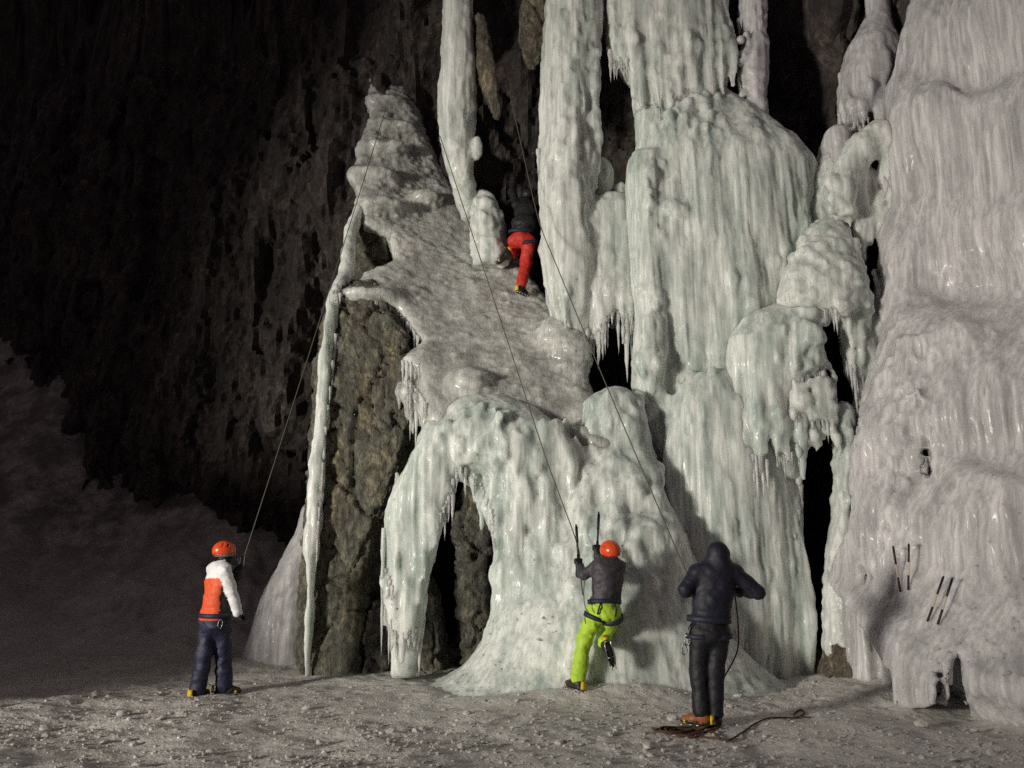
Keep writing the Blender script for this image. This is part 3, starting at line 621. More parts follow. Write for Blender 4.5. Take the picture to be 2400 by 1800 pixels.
fringe(colC, [(1424, 120, 12.98), (1440, 145, 12.95), (1470, 150, 12.95)], 10, (25, 60), (6, 11), ICE)

v = vol(1700, -70, 1830, 300, 12.3, 14.2)
v.loft([(-80, 1735, 1800, 13.2, 0.28), (50, 1733, 1795, 13.15, 0.28), (90, 1746, 1796, 13.15, 0.25), (130, 1736, 1797, 13.1, 0.28), (190, 1729, 1798, 13.1, 0.3), (230, 1738, 1796, 13.1, 0.28), (290, 1750, 1800, 13.1, 0.25)], p=2)
for i in range(30):
    p = W(random.uniform(1735, 1795), random.uniform(80, 260), 12.86 + random.uniform(0, .08)); r_ = random.uniform(.04, .08); v.ell(p, (r_, r_, r_), 0.05)
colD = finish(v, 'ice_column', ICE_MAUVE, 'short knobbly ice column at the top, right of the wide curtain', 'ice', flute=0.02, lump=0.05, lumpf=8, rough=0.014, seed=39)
fringe(colD, [(1730, 55, 13.0), (1738, 60, 13.0)], 3, (15, 30), (5, 8), ICE_MAUVE)

# ---- the great central curtain
v = vol(1440, 160, 1950, 1680, 11.4, 14.4)
v.loft([(185, 1500, 1660, 13.35, 0.25), (230, 1488, 1720, 13.3, 0.4), (290, 1488, 1800, 13.2, 0.55), (340, 1490, 1862, 13.1, 0.65), (395, 1488, 1908, 13.0, 0.7), (470, 1474, 1906, 12.95, 0.72), (545, 1478, 1885, 12.9, 0.7), (650, 1484, 1850, 12.85, 0.68), (800, 1484, 1830, 12.85, 0.65), (1000, 1490, 1850, 12.85, 0.65), (1100, 1500, 1870, 12.8, 0.62), (1200, 1540, 1870, 12.75, 0.6), (1300, 1560, 1858, 12.75, 0.58), (1450, 1580, 1848, 12.75, 0.5), (1600, 1600, 1840, 12.75, 0.42)], p=2.8)
v.loft([(360, 1476, 1552, 12.7, 0.3), (420, 1470, 1556, 12.6, 0.34), (600, 1480, 1558, 12.55, 0.34), (740, 1487, 1560, 12.5, 0.36), (830, 1484, 1560, 12.4, 0.4), (900, 1484, 1558, 12.4, 0.36), (1000, 1495, 1556, 12.45, 0.3), (1100, 1505, 1550, 12.5, 0.25)], p=2.1, k=0.1)
v.ell(W(1527, 765, 12.2), (0.2, 0.2, 0.2), 0.08); v.ell(W(1515, 850, 12.15), (0.2, 0.2, 0.18), 0.08); v.ell(W(1596, 495, 12.3), (0.13, 0.13, 0.14), 0.12); v.ell(W(1566, 488, 12.3), (.12, .13, .12), .12)
v.ell(W(1600, 225, 12.98), (0.2, 0.2, 0.2), 0.1); v.ell(W(1622, 262, 12.85), (0.16, 0.16, 0.14), 0.1)
v.curtain(1560, 1905, [(1560, 300), (1700, 320), (1800, 350), (1905, 430)], [(1560, 900), (1700, 950), (1830, 700), (1905, 560)], [(1560, 12.42), (1720, 12.22), (1905, 12.6)], 30, (0.07, 0.15), 40, 120, tip=0.6)
v.curtain(1560, 1855, [(1560, 900), (1640, 890), (1700, 900), (1860, 1020)], [(1560, 1420), (1600, 1500), (1660, 1560), (1850, 1590)], [(1560, 11.95), (1700, 11.76), (1855, 12.05)], 30, (0.06, 0.14), 40, 40, tip=0.5)
v.loft([(868, 1640, 1740, 12.4, 0.3), (900, 1600, 1775, 12.3, 0.4), (960, 1570, 1800, 12.2, 0.42), (1060, 1560, 1830, 12.15, 0.42), (1200, 1562, 1850, 12.15, 0.42), (1400, 1580, 1846, 12.15, 0.4), (1610, 1600, 1838, 12.15, 0.36)], p=2.2, k=0.15)
for i in range(30):
    px, py = random.uniform(1640, 1740), random.uniform(880, 990); p = W(px, py, 12.03 + random.uniform(-.03, .08)); r_ = random.uniform(.04, .09); v.ell(p, (r_, r_, r_), .05)
v.ell(W(1520, 1075, 12.0), (.11, .12, .13), .06); v.cone(W(1522, 1080, 12.0), W(1535, 1120, 12.0), .08, .02, .04)
v.knobs(50, lambda: (random.uniform(1490, 1560), random.uniform(380, 1050)), (.03, .07), .06); v.knobs(60, lambda: (random.gauss(1620, 40), random.gauss(240, 40)), (.03, .08), .06)
main = finish(v, 'ice_curtain', ICE_GREEN, 'tall greenish fluted ice curtain in the middle, reaching the ground behind the belayer in navy', 'ice', flute=0.035, lump=0.02, lumpf=4.5, rough=0.012, seed=41)
fringe(main, [(1700, 1450, 12.2), (1760, 1530, 12.2), (1830, 1560, 12.25)], 8, (30, 70), (8, 14), ICE)
fringe(main, [(1560, 1500, 12.2), (1640, 1560, 12.2)], 6, (30, 80), (8, 14), ICE)
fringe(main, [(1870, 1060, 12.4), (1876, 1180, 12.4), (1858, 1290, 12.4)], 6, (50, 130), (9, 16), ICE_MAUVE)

# ---- knobbly mounds between the curtain and the right wall
v = vol(1660, 680, 1960, 1180, 10.9, 13.3)
v.loft([(715, 1800, 1880, 12.25, 0.25), (750, 1735, 1905, 12.15, 0.4), (800, 1705, 1930, 12.1, 0.48), (860, 1700, 1935, 12.1, 0.48), (950, 1705, 1890, 12.15, 0.42), (1050, 1720, 1880, 12.2, 0.36), (1130, 1740, 1880, 12.25, 0.3)], p=2.2)
v.ell(W(1890, 790, 11.8), (.25, .25, .22), .1); v.ell(W(1900, 740, 11.95), (.3, .25, .14), .1)
v.curtain(1855, 1935, 830, [(1855, 1010), (1935, 940)], 11.8, 9, (.04, .07), 15, 40, tip=.25)
v.curtain(1715, 1860, 800, [(1715, 1100), (1860, 1080)], [(1715, 11.85), (1780, 11.68), (1860, 11.75)], 14, (.06, .11), 40, 50, tip=.5)
v.knobs(80, lambda: (random.gauss(1890, 25), random.uniform(720, 860)), (.03, .07), .05)
mI = finish(v, 'ice_mound', ICE_GREEN, 'smooth rounded ice mound with fringed skirt, right of the tall central curtain', 'ice', flute=0.02, lump=0.024, lumpf=6, rough=0.012, seed=43)
fringe(mI, [(1720, 1060, 11.9), (1800, 1090, 11.8), (1860, 1070, 11.8)], 14, (30, 130), (7, 13), ICE)
fringe(mI, [(1860, 900, 11.75), (1930, 880, 11.75)], 12, (40, 110), (5, 10), ICE)

v = vol(1800, 500, 2160, 1080, 11.0, 13.4)
v.loft([(520, 1905, 1970, 12.4, 0.2), (545, 1885, 1985, 12.35, 0.33), (590, 1868, 2008, 12.25, 0.42), (640, 1840, 2026, 12.15, 0.5), (680, 1825, 2034, 12.05, 0.5), (715, 1815, 2036, 12.0, 0.45), (745, 1840, 2034, 12.05, 0.35)], p=2.1)
v.loft([(700, 1965, 2036, 12.1, 0.3), (800, 1968, 2036, 12.12, 0.26), (880, 1985, 2036, 12.15, 0.2), (930, 2005, 2036, 12.18, 0.14)], p=2.2)
v.curtain(1968, 2036, 700, [(1968, 850), (2036, 920)], 11.92, 8, (.04, .07), 10, 30, tip=.4)
v.curtain(1915, 1975, 690, [(1915, 730), (1945, 750), (1975, 730)], 11.65, 7, (.04, .06), 8, 15, tip=.3)
for i in range(60):
    py = random.uniform(570, 715); t_ = (py - 520) / 200; px = random.uniform(1915 - 85 * t_, 1950 + 80 * t_)
    p = W(px, py, float(np.interp(py, [560, 640, 715], [11.9, 11.7, 11.58])) + abs(px - 1930) * .0018 + random.uniform(0, .06)); r_ = random.uniform(.04, .10); v.ell(p, (r_ * 1.5, r_, r_ * .8), .05)
v.knobs(160, lambda: (random.gauss(1935, 55), random.uniform(560, 720)), (.03, .07), .05, (1.3, 1, .9))
v.loft([(610, 2066, 2125, 12.3, .2), (700, 2045, 2120, 12.25, .25), (800, 2034, 2110, 12.2, .25), (900, 2010, 2075, 12.2, .22), (1000, 1985, 2035, 12.2, .18)], p=2.2)
v.curtain(2040, 2110, [(2040, 650), (2110, 620)], [(2040, 880), (2110, 820)], 12.02, 8, (.04, .07), 20, 50, tip=.4)
mH = finish(v, 'ice_mound', ICE, 'stepped knobbly ice mound with a grey ice skirt, left of the right ice wall', 'ice', flute=0.015, lump=0.05, lumpf=8, rough=0.014, seed=45)
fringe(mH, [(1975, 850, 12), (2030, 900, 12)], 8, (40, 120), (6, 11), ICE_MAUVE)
fringe(mH, [(1930, 730, 11.68), (1965, 735, 11.68)], 7, (20, 45), (5, 9), ICE)

v = vol(1830, 860, 2060, 1720, 11.1, 13.0)
v.ell(W(1875, 940, 11.85), (.17, .2, .22), .12); v.ell(W(1930, 920, 11.9), (.16, .2, .26), .12); v.ell(W(1935, 960, 11.85), (.13, .18, .2), .12)
for i in range(45):
    p = W(random.uniform(1850, 1955), random.uniform(895, 985), 11.70 + random.uniform(0, .08)); r_ = random.uniform(.03, .08); v.ell(p, (r_, r_, r_ * 1.3), .06)
v.loft([(900, 1860, 1950, 12.1, .25), (980, 1850, 1945, 12.1, .2), (1060, 1850, 1880, 12.15, .14), (1150, 1858, 1880, 12.15, .1)], p=2)
v.curtain(1850, 1950, 960, [(1850, 1080), (1905, 1030), (1950, 1040)], 11.75, 9, (.04, .06), 10, 30, tip=.25)
v.loft([(940, 1965, 1990, 12.0, .12), (980, 1960, 2000, 11.95, .2), (1060, 1955, 2004, 11.9, .22), (1200, 1952, 1992, 11.85, .22), (1300, 1936, 1995, 11.8, .25), (1420, 1930, 2000, 11.75, .28), (1520, 1935, 2010, 11.7, .3), (1600, 1955, 2030, 11.65, .3), (1680, 1965, 2040, 11.6, .32)], p=2.1)
mK = finish(v, 'ice_hump', ICE, 'pair of bright ice knobs with drip icicles above the dark slot on the right', 'ice', flute=0.015, lump=0.045, lumpf=8, rough=0.014, seed=47)
fringe(mK, [(1860, 980, 11.7), (1900, 1000, 11.7), (1945, 985, 11.72)], 9, (25, 70), (5, 9), ICE)

# ---- hanging dome and arch at the upper right
v = vol(1900, -70, 2140, 420, 11.8, 14.2)
v.loft([(-80, 2020, 2075, 13.1, .2), (40, 2030, 2085, 13.05, .2), (72, 2010, 2090, 13.0, .3), (110, 1985, 2108, 12.95, .42), (160, 1975, 2112, 12.9, .48), (200, 1966, 2098, 12.85, .45), (250, 1960, 2080, 12.9, .36), (300, 1962, 2064, 12.95, .28)], p=2.1)
v.curtain(1962, 2090, [(1962, 190), (2020, 150), (2090, 170)], [(1962, 290), (1990, 300), (2010, 250), (2040, 310), (2090, 240)], [(1962, 12.6), (2030, 12.42), (2090, 12.6)], 14, (.05, .10), 15, 20, tip=.5)
v.ell(W(1960, 330, 12.7), (.2, .25, .24), .08); v.loft([(310, 1932, 1990, 12.8, .25), (380, 1925, 2000, 12.8, .3), (420, 1920, 2010, 12.8, .3)], p=2)
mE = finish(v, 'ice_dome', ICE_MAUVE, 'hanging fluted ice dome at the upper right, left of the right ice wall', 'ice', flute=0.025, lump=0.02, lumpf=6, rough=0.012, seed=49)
fringe(mE, [(1965, 280, 12.55), (2060, 290, 12.5)], 8, (15, 40), (6, 11), ICE_MAUVE)

v = vol(1830, 270, 2140, 680, 11.4, 13.6)
v.chain([W(2085, 400, 12.2), W(2090, 345, 12.15), W(2060, 318, 12.15), W(2020, 350, 12.15), W(1985, 400, 12.15), W(1970, 450, 12.1), W(1975, 500, 12.15)], [.16, .2, .22, .22, .2, .22, .16], .12)
v.loft([(380, 2064, 2108, 12.3, .2), (470, 2068, 2108, 12.25, .2), (560, 2062, 2100, 12.2, .2), (640, 2055, 2100, 12.2, .2)], p=2)
v.loft([(400, 1985, 2040, 12.35, .18), (480, 1985, 2036, 12.35, .16), (560, 1995, 2032, 12.35, .14), (620, 2005, 2032, 12.35, .12)], p=2)
v.curtain(1940, 2035, [(1940, 440), (2035, 360)], [(1940, 520), (2000, 560), (2035, 600)], [(1940, 12.1), (2035, 12.22)], 9, (.04, .08), 15, 30, tip=.4)
for i in range(30):
    p = W(random.uniform(1945, 2000), random.uniform(405, 500), 11.92 + random.uniform(0, .06)); r_ = random.uniform(.04, .08); v.ell(p, (r_, r_, r_), .05)
v.loft([(325, 1930, 1990, 12.95, .2), (400, 1908, 2010, 12.85, .3), (480, 1885, 2022, 12.8, .3), (560, 1868, 2030, 12.75, .3), (640, 1850, 2030, 12.75, .3)], p=2.2)
mG = finish(v, 'ice_arch', ICE, 'small bent ice arch over a narrow dark slit at the upper right', 'ice', flute=0.02, lump=0.04, lumpf=8, rough=0.012, seed=51)

# ---- right wall
v = Vol((3.2, 8.0, -0.5), (10.4, 13.4, 12.4), 0.04)
v.sheet([(2160, -60, 12.0), (2300, -60, 11.2), (2420, -60, 10.5), (2600, -60, 9.6), (2110, 200, 11.9), (2230, 200, 11.2), (2260, 210, 11.35), (2350, 200, 10.7), (2600, 200, 9.4), (2090, 450, 12.0), (2230, 450, 11.2), (2400, 450, 10.3), (2600, 450, 9.2), (2090, 600, 11.7), (2200, 640, 11.3), (2280, 690, 11.1), (2400, 680, 10.4), (2600, 700, 9.2), (2120, 760, 11.2), (2250, 760, 10.5), (2400, 800, 9.9), (2600, 800, 8.9), (2010, 980, 11.4), (2100, 980, 10.7), (2300, 1000, 10.0), (2600, 1000, 8.9), (1960, 1150, 11.4), (2060, 1150, 10.9), (2180, 1130, 10.35), (2300, 1090, 9.9), (2190, 1170, 10.15), (2310, 1110, 9.65), (2600, 1100, 8.7), (1935, 1350, 11.3), (2020, 1350, 11.0), (2070, 1350, 10.6), (2150, 1350, 10.15), (2300, 1350, 9.5), (2600, 1350, 8.6), (1960, 1620, 11.2), (2060, 1650, 10.75), (2100, 1660, 10.1), (2300, 1690, 9.35), (2600, 1750, 8.4), (3000, -60, 9.3), (3000, 600, 9.0), (3000, 1100, 8.6), (3000, 1700, 8.5), (3400, -60, 9.8), (3400, 600, 9.4), (3400, 1100, 9.0), (3400, 1700, 9.0)],
        [(2165, -80, 11.9), (2128, 83, 11.9), (2100, 199, 11.9), (2085, 300, 12.0), (2085, 640, 11.7), (2095, 735, 11.3), (2060, 862, 11.2), (2022, 970, 11.4), (2000, 1060, 11.4), (1995, 1180, 11.4), (1972, 1310, 11.3), (1962, 1400, 11.3), (1972, 1500, 11.3), (2000, 1720, 11.2), (2620, 1800, 8.4), (3300, 1800, 9.0), (3300, -80, 9.7), (2620, -80, 9.4)], thick=0.5, edge=0.22)
for (x0_, x1_, t0_, t1_, b0_, n_, rr_) in ((2130, 2430, -60, 150, 640, 26, (.07, .13)), (2085, 2430, 690, 850, 1110, 30, (.06, .12)), (1985, 2095, 1000, 1330, 1640, 14, (.07, .12)), (2085, 2430, 1140, 1300, 1700, 34, (.06, .12))):   # hanging pipes of the tiers
    for i in range(n_):
        px = x0_ + (x1_ - x0_) * (i + random.random()) / n_; p = v.surf(px, random.uniform(t0_, t1_)); r_ = random.uniform(*rr_)
        if p is None: continue
        zb = max(zof(b0_ + random.uniform(-60, 40), p[1]), -.2); q_ = np.array([p[0] + random.uniform(-.04, .04), p[1] - random.uniform(0, .12), min(zb, p[2] - .3)])
        p[1] += r_ * 1.3; q_[1] += r_ * .5; v.cone(p, q_, r_ * .5, r_, .08)
def wall_spot():                                       # knobs along the left shoulder of the wall
    py = random.uniform(800, 1330); return float(np.interp(py, [800, 860, 970, 1060, 1330], [2100, 2072, 2030, 2010, 2005])) + abs(random.gauss(0, 48)), py
v.knobs(420, wall_spot, (.03, .085), .05, (1, 1, 1.3))
for (px, py, px2, py2, r1_, r2_) in ((2246, 1545, 2248, 1690, .05, .10), (2206, 1560, 2202, 1690, .035, .085), (2200, 1665, 2256, 1675, .09, .10), (2168, 1030, 2176, 1110, .03, .05)):
    P_ = [(v.surf(px + (px2 - px) * t_, py + (py2 - py) * t_), r1_ + (r2_ - r1_) * t_) for t_ in np.linspace(0, 1, 9)]      # open slits with darkness behind
    for p, r_ in P_:
        if p is not None:
            for dy in (0, .12, .24, .36, .5): v.ell(p + np.array([dy * .4, dy, 0]), (r_, r_, r_ * 1.3), .03, cut=True)
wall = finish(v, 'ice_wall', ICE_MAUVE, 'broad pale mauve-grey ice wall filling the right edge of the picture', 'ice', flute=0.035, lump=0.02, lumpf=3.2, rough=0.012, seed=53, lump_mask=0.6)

# ================================================================== PEOPLE AND GEAR
bpy.context.view_layer.update()
_dg = bpy.context.evaluated_depsgraph_get()
def hit(px, py, fallback=11.0):
    d = Vector([float(v) for v in ray(px, py)]).normalized()
    ok, p, n, *_ = sc.ray_cast(_dg, Vector((0, 0, EYE)), d)
    return (np.array(p), np.array(n)) if ok else (W(px, py, fallback), np.array([0, -1.0, 0]))
def drop(x, y, z0=3.0):
    ok, p, n, *_ = sc.ray_cast(_dg, Vector((x, y, z0)), Vector((0, 0, -1)))
    return p.z if ok else gz1(x, y)

NAVY = plain('navy_cloth', (0.013, 0.013, 0.028)); NAVY_B = plain('near_black_trousers', (0.009, 0.009, 0.014)); NAVY_T = plain('dark_navy_trousers', (0.018, 0.020, 0.055)); BLACK = plain('black_cloth', (0.012, 0.012, 0.014))
CHAR = plain('charcoal_jacket', (0.060, 0.052, 0.062)); WHITE = plain('white_cloth', (0.82, 0.82, 0.84), var=0.06); ORANGE = plain('orange_cloth', (0.80, 0.10, 0.025), var=0.12)
LIME = plain('yellow_green_cloth', (0.48, 0.72, 0.045), var=0.15); RED = plain('red_cloth', (0.62, 0.035, 0.022), var=0.2); DARKRED = plain('dark_back', (0.016, 0.014, 0.016))
HELMET = plain('orange_plastic', (0.78, 0.085, 0.022), rough=0.28, var=0.05, bump=0.0005); SKIN = plain('skin', (0.50, 0.30, 0.21), var=0.1)
BOOT = plain('boot_leather', (0.030, 0.022, 0.018), rough=0.5); BOOT_OR = plain('orange_boot', (0.36, 0.12, 0.035), rough=0.5); YEL = plain('yellow_plastic', (0.75, 0.52, 0.03), rough=0.4, var=0.08)
STEEL = plain('steel', (0.35, 0.35, 0.36), rough=0.35, metal=0.9); GRIP = plain('black_rubber', (0.014, 0.013, 0.013), rough=0.55); SHAFT = plain('pale_alloy', (0.62, 0.52, 0.36), rough=0.4, var=0.1)
SHAFT_DK = plain('dark_shaft', (0.05, 0.042, 0.035), rough=0.4); WEB = plain('harness_webbing', (0.020, 0.022, 0.045)); GREY = plain('grey_webbing', (0.22, 0.21, 0.24))
ROPE = plain('olive_rope', (0.13, 0.12, 0.085), rough=0.8, sc_=60); ROPE_P = plain('pale_rope', (0.40, 0.35, 0.26), rough=0.8, sc_=60); ROPE_O = plain('brown_rope', (0.12, 0.058, 0.035), rough=0.8, sc_=60)

def frame(z, y):
    """rotation whose local z and (roughly) y axes point along the given directions"""
    z = Vector(z).normalized(); y = Vector(y); y = (y - z * y.dot(z)).normalized(); x = y.cross(z)
    return Matrix((x, y, z)).transposed().to_4x4()
def canon(build, lo, hi, h, folds=0.0, seed=3):
    q = Vol(lo, hi, h).tags(); build(q); V, Q, ci = q.mesh()
    if folds: V = V + normals(V, Q) * (folds * fbm(V * 28, seed, 2))[:, None]
    return V, Q, q.T[ci[:, 0], ci[:, 1], ci[:, 2]]
def b_glove(q):                                        # wrist at the origin, knuckles towards +z, fingers closed towards +y
    q.cone((0, 0, -.07), (0, 0, .01), .046, .037, .02); q.ell((0, 0, .045), (.046, .024, .05), .02)
    for i, (x, l) in enumerate(((-.033, .85), (-.011, 1.0), (.011, 1.0), (.033, .92))):
        q.chain([(x, 0, .08), (x, .012, .08 + .028 * l), (x, .05, .085 + .022 * l), (x, .058, .07), (x * .95, .04, .055)], [.0145, .0145, .0135, .0125, .011], .006)
    q.chain([(.04, .005, .02), (.056, .03, .045), (.04, .058, .062), (.018, .066, .066)], [.016, .0155, .014, .012], .008)
GLOVE = canon(b_glove, (-.11, -.08, -.14), (.11, .11, .16), .0075)
def b_boot(q):                                         # ankle at the origin, toe towards +y, sole at z = -0.10
    q.cone((0, -.01, .035), (0, -.015, -.02), .052, .056, .03); q.ell((0, -.03, -.055), (.05, .065, .055), .04); q.chain([(0, 0, -.03), (0, .09, -.06), (0, .17, -.068)], [.052, .046, .036], .03)
    q.ell((0, .08, -.088), (.052, .15, .018), .01, tag=1); q.ell((0, -.05, -.088), (.043, .06, .02), .01, tag=1)
BOOTM = canon(b_boot, (-.14, -.18, -.16), (.14, .30, .26), .011, 0.002)
def b_helmet(q):                                       # head centre at the origin, brow towards +y
    q.ell((0, -.005, .025), (.118, .142, .120), .005); q.ell((0, -.008, .012), (.104, .128, .108), .004, cut=True)
    q.ell((0, .03, -.205), (.3, .34, .185), .012, cut=True)
    for sx in (-1, 1):
        for t_ in (-.5, 0, .5): q.cone((sx * .085, -.02 + t_ * .11, .11 - abs(t_) * .03), (sx * .10, -.05 + t_ * .13, .075 - abs(t_) * .02), .012, .009, .004, cut=True)
        q.cone((sx * .03, -.10, .125), (sx * .03, -.13, .085), .011, .009, .004, cut=True)
HELM = canon(b_helmet, (-.16, -.19, -.12), (.16, .19, .19), .0085)
def put(name, data, mats, M, parent, tagmap=None):
    V, Q, T = data
    o = link(name, V, Q, mats, parent)
    if len(mats) > 1: o.data.polygons.foreach_set('material_index', T[Q[:, 0]].astype(np.int32))
    o.matrix_world = M
    o.matrix_parent_inverse = Matrix.Identity(4); o.matrix_basis = Matrix.Translation(-parent.location) @ M
    return o
def meshp(name, VF, mat, M, parent, sm=True):
    o = link(name, VF[0], VF[1], mat, parent, sm)
    o.matrix_basis = M; return o
def local(parent, M): return Matrix.Translation(-parent.location) @ M
def band(c, axis_, rx, ry, wdt, th, fwd=(0, 1, 0), n=28, wob=0.0):
    M = frame(axis_, fwd).to_3x3(); V, Fc = [], []
    for i in range(n):
        a = 2 * math.pi * i / n; e = Vector((math.cos(a), math.sin(a), 0)); zc = wob * math.sin(a * 2)
        for (dr, dz) in ((0, -wdt / 2), (th, -wdt / 2), (th, wdt / 2), (0, wdt / 2)):
            V.append(np.array(c) + np.array(M @ Vector((e.x * (rx + dr), e.y * (ry + dr), dz + zc))))
    for i in range(n):
        for j in range(4): Fc.append((i * 4 + j, ((i + 1) % n) * 4 + j, ((i + 1) % n) * 4 + (j + 1) % 4, i * 4 + (j + 1) % 4))
    return V, Fc
def carabiner(c, s=0.05):
    pts = [np.array(c) + np.array((s * .55 * math.cos(a), 0.01 * math.sin(a * 3), s * math.sin(a))) for a in np.linspace(0, 2 * math.pi, 13)]
    return tube(pts, 0.006, 5, False)
def crampon_mesh():
    P = []
    for sx in (-1, 1): P.append(tube([(sx * .035, -.10, -.108), (sx * .042, 0, -.108), (sx * .046, .10, -.108), (sx * .028, .19, -.108)], .009, 5))
    P.append(tube([(-.035, -.10, -.108), (.035, -.10, -.108)], .009, 5)); P.append(tube([(-.045, .09, -.108), (.045, .09, -.108)], .009, 5))
    for (x, y) in ((-.038, -.09), (.038, -.09), (-.042, -.02), (.042, -.02), (-.046, .06), (.046, .06), (-.044, .12), (.044, .12)): P.append(tube([(x, y, -.105), (x, y, -.15)], [.009, .002], 5))
    for x in (-.022, .022): P.append(tube([(x, .17, -.108), (x * 1.1, .235, -.135)], [.009, .003], 5))
    return join(*P), boxm((0, -.122, -.05), (.06, .024, .085)), boxm((0, .15, -.085), (.085, .035, .03))
CRAMP = crampon_mesh()

def foot(parent, ankle, toe, up, mats, cramp=YEL):
    """boot with its crampon; the boot's local y points along toe"""
    M = Matrix.Translation(Vector([float(v) for v in ankle])) @ frame(up, toe)
    b = put('boot', BOOTM, mats, M, parent)
    meshp('crampon', CRAMP[0], STEEL, Matrix.Identity(4), b); meshp('heel_bail', CRAMP[1], cramp, Matrix.Identity(4), b); meshp('toe_bail', CRAMP[2], cramp, Matrix.Identity(4), b)
    return b
def hand(parent, wrist, along, palm, mat=None):
    M = Matrix.Translation(Vector([float(v) for v in wrist])) @ frame(along, palm)
    return put('glove', GLOVE, [mat or BLACK], M, parent)

def person(label, base, joints_lo, joints_hi, build, mats, paint=None, folds=0.015, h=0.0135, seed=3):
    root = empty('person', [float(v) for v in base]); tag(root, label, 'person')
    q = Vol(joints_lo, joints_hi, h).tags(); build(q); V, Q, ci = q.mesh(); T = q.T[ci[:, 0], ci[:, 1], ci[:, 2]].astype(np.int32)
    N = normals(V, Q)
    soft = np.where(T == 3, 0.05, 1.0)                 # tag 3 is the head
    d = folds * (fbm(V * np.array([9, 9, 15]), seed, 3) * 1.3 + 0.45 * np.sin((V[:, 2] * 0.8 + V[:, 0] * 0.6) * 48 + 9 * fbm(V * 5, seed + 1, 2)) * np.clip(vnoise(V * 5, seed + 2), 0, 1))
    V = V + N * (d * soft)[:, None]
    if paint is not None: T = paint(V, N, T)
    body = link('body', V - np.array(base, np.float32), Q, mats, root)
    body.data.polygons.foreach_set('material_index', T[Q[:, 0]].astype(np.int32))
    return root
def head(q, c, fwd, k=.02, tag=3):
    c = np.array(c); f = np.array(fwd, float); f[2] = 0; f /= np.linalg.norm(f); s_ = np.array([f[1], -f[0], 0]); u = np.array([0, 0, 1.0])
    M = frame((0, 0, 1), tuple(f))
    q.ell(c + u * .02, (.076, .095, .105), k, tag, rot=M); q.ell(c - u * .055 + f * .02, (.056, .07, .065), k, tag, rot=M)
    q.cone(c + f * .088 + u * .005, c + f * .108 - u * .028, .009, .015, .012, tag)         # nose
    q.cone(c + f * .085 + u * .03 - s_ * .04, c + f * .085 + u * .03 + s_ * .04, .012, .012, .015, tag)   # brow
    q.cone(c + f * .082 - u * .065 - s_ * .02, c + f * .082 - u * .065 + s_ * .02, .009, .009, .01, tag)  # mouth
    for e in (-1, 1): q.ell(c + s_ * e * .078 - u * .005, (.012, .022, .032), .01, tag, rot=M)

def axe_parts():
    sh = tube([(0, .03, 0), (0, .012, .10), (0, -.008, .22), (0, -.012, .34), (0, .0, .45), (0, .004, .50)], .013, 8)
    gr = join(tube([(0, .032, -.01), (0, .024, .05), (0, .010, .11), (0, .002, .155)], [.019, .018, .018, .016], 8), boxm((0, .045, -.005), (.02, .05, .018)))
    hd = join(tube([(0, -.03, .502), (0, .03, .512), (0, .07, .505), (0, .105, .485), (0, .13, .455)], [.011, .010, .008, .006, .003], 6), boxm((0, -.045, .502), (.02, .04, .022)))
    return sh, gr, hd
AXE = axe_parts()
def ice_axe(base, along, pick, label, shaft=SHAFT_DK, extra_grip=False, group=None):
    """axe whose grip end stands at base, shaft along the given direction, pick pointing the given way"""
    M = Matrix.Translation(Vector([float(v) for v in base])) @ frame(along, pick)
    root = empty('ice_axe'); root.matrix_world = M; tag(root, label, 'ice axe', group)
    for n_, vf, m_ in (('shaft', AXE[0], shaft), ('grip', AXE[1], GRIP), ('head', AXE[2], GRIP if extra_grip else STEEL)): meshp(n_, vf, m_, Matrix.Identity(4), root)
    if extra_grip: meshp('upper_grip', tube([(0, -.010, .30), (0, -.004, .40), (0, .004, .505)], [.017, .018, .018], 8), GRIP, Matrix.Identity(4), root)
    return root
def pt(M, v): return np.array(M @ Vector(v))

# ---- belayer in white and orange, at the left
Y0 = 10.8
J = lambda px, py, dy=0.0: W(px, py, Y0 + dy)
fwd = np.array([0.80, 0.60, 0]); sid = np.array([0.60, -0.80, 0]); RZ = frame((0, 0, 1), tuple(fwd))
hd_ = J(526, 1297); pel = J(503, 1452); ch = J(511, 1366)
base = np.array([pel[0], pel[1], gz1(pel[0], pel[1])])
def build(q):
    head(q, hd_ - np.array([0, 0, .01]), (0.85, 0.52, 0)); q.cone(hd_ - np.array([0, 0, .08]), J(513, 1328), .062, .075, .03, 4)
    q.ell(ch, (.215, .145, .26), .05, 1, rot=RZ); q.ell(J(506, 1410), (.19, .15, .20), .06, 1, rot=RZ); q.ell(J(503, 1440), (.20, .165, .13), .05, 1, rot=RZ); q.ell(pel - np.array([0, 0, .05]), (.18, .15, .14), .05, 2, rot=RZ)
    sR, sL = ch + sid * .19 + np.array([0, 0, .16]), ch - sid * .19 + np.array([0, 0, .16])
    q.cone(sR, sL, .085, .085, .06, 1)
    q.chain([sR, J(548, 1405, -.10), J(557, 1436, -.08)], [.082, .068, .054], .03, 5)
    q.chain([sL, J(545, 1372, .12), J(562, 1332, .05)], [.080, .066, .052], .03, 6)
    q.chain([J(490, 1458, .02), J(478, 1533, .0), J(464, 1612, -.02)], [.112, .092, .098], .05, 2)
    q.chain([J(519, 1458, .02), J(524, 1533, .12), J(525, 1603, .14)], [.112, .092, .100], .05, 2)
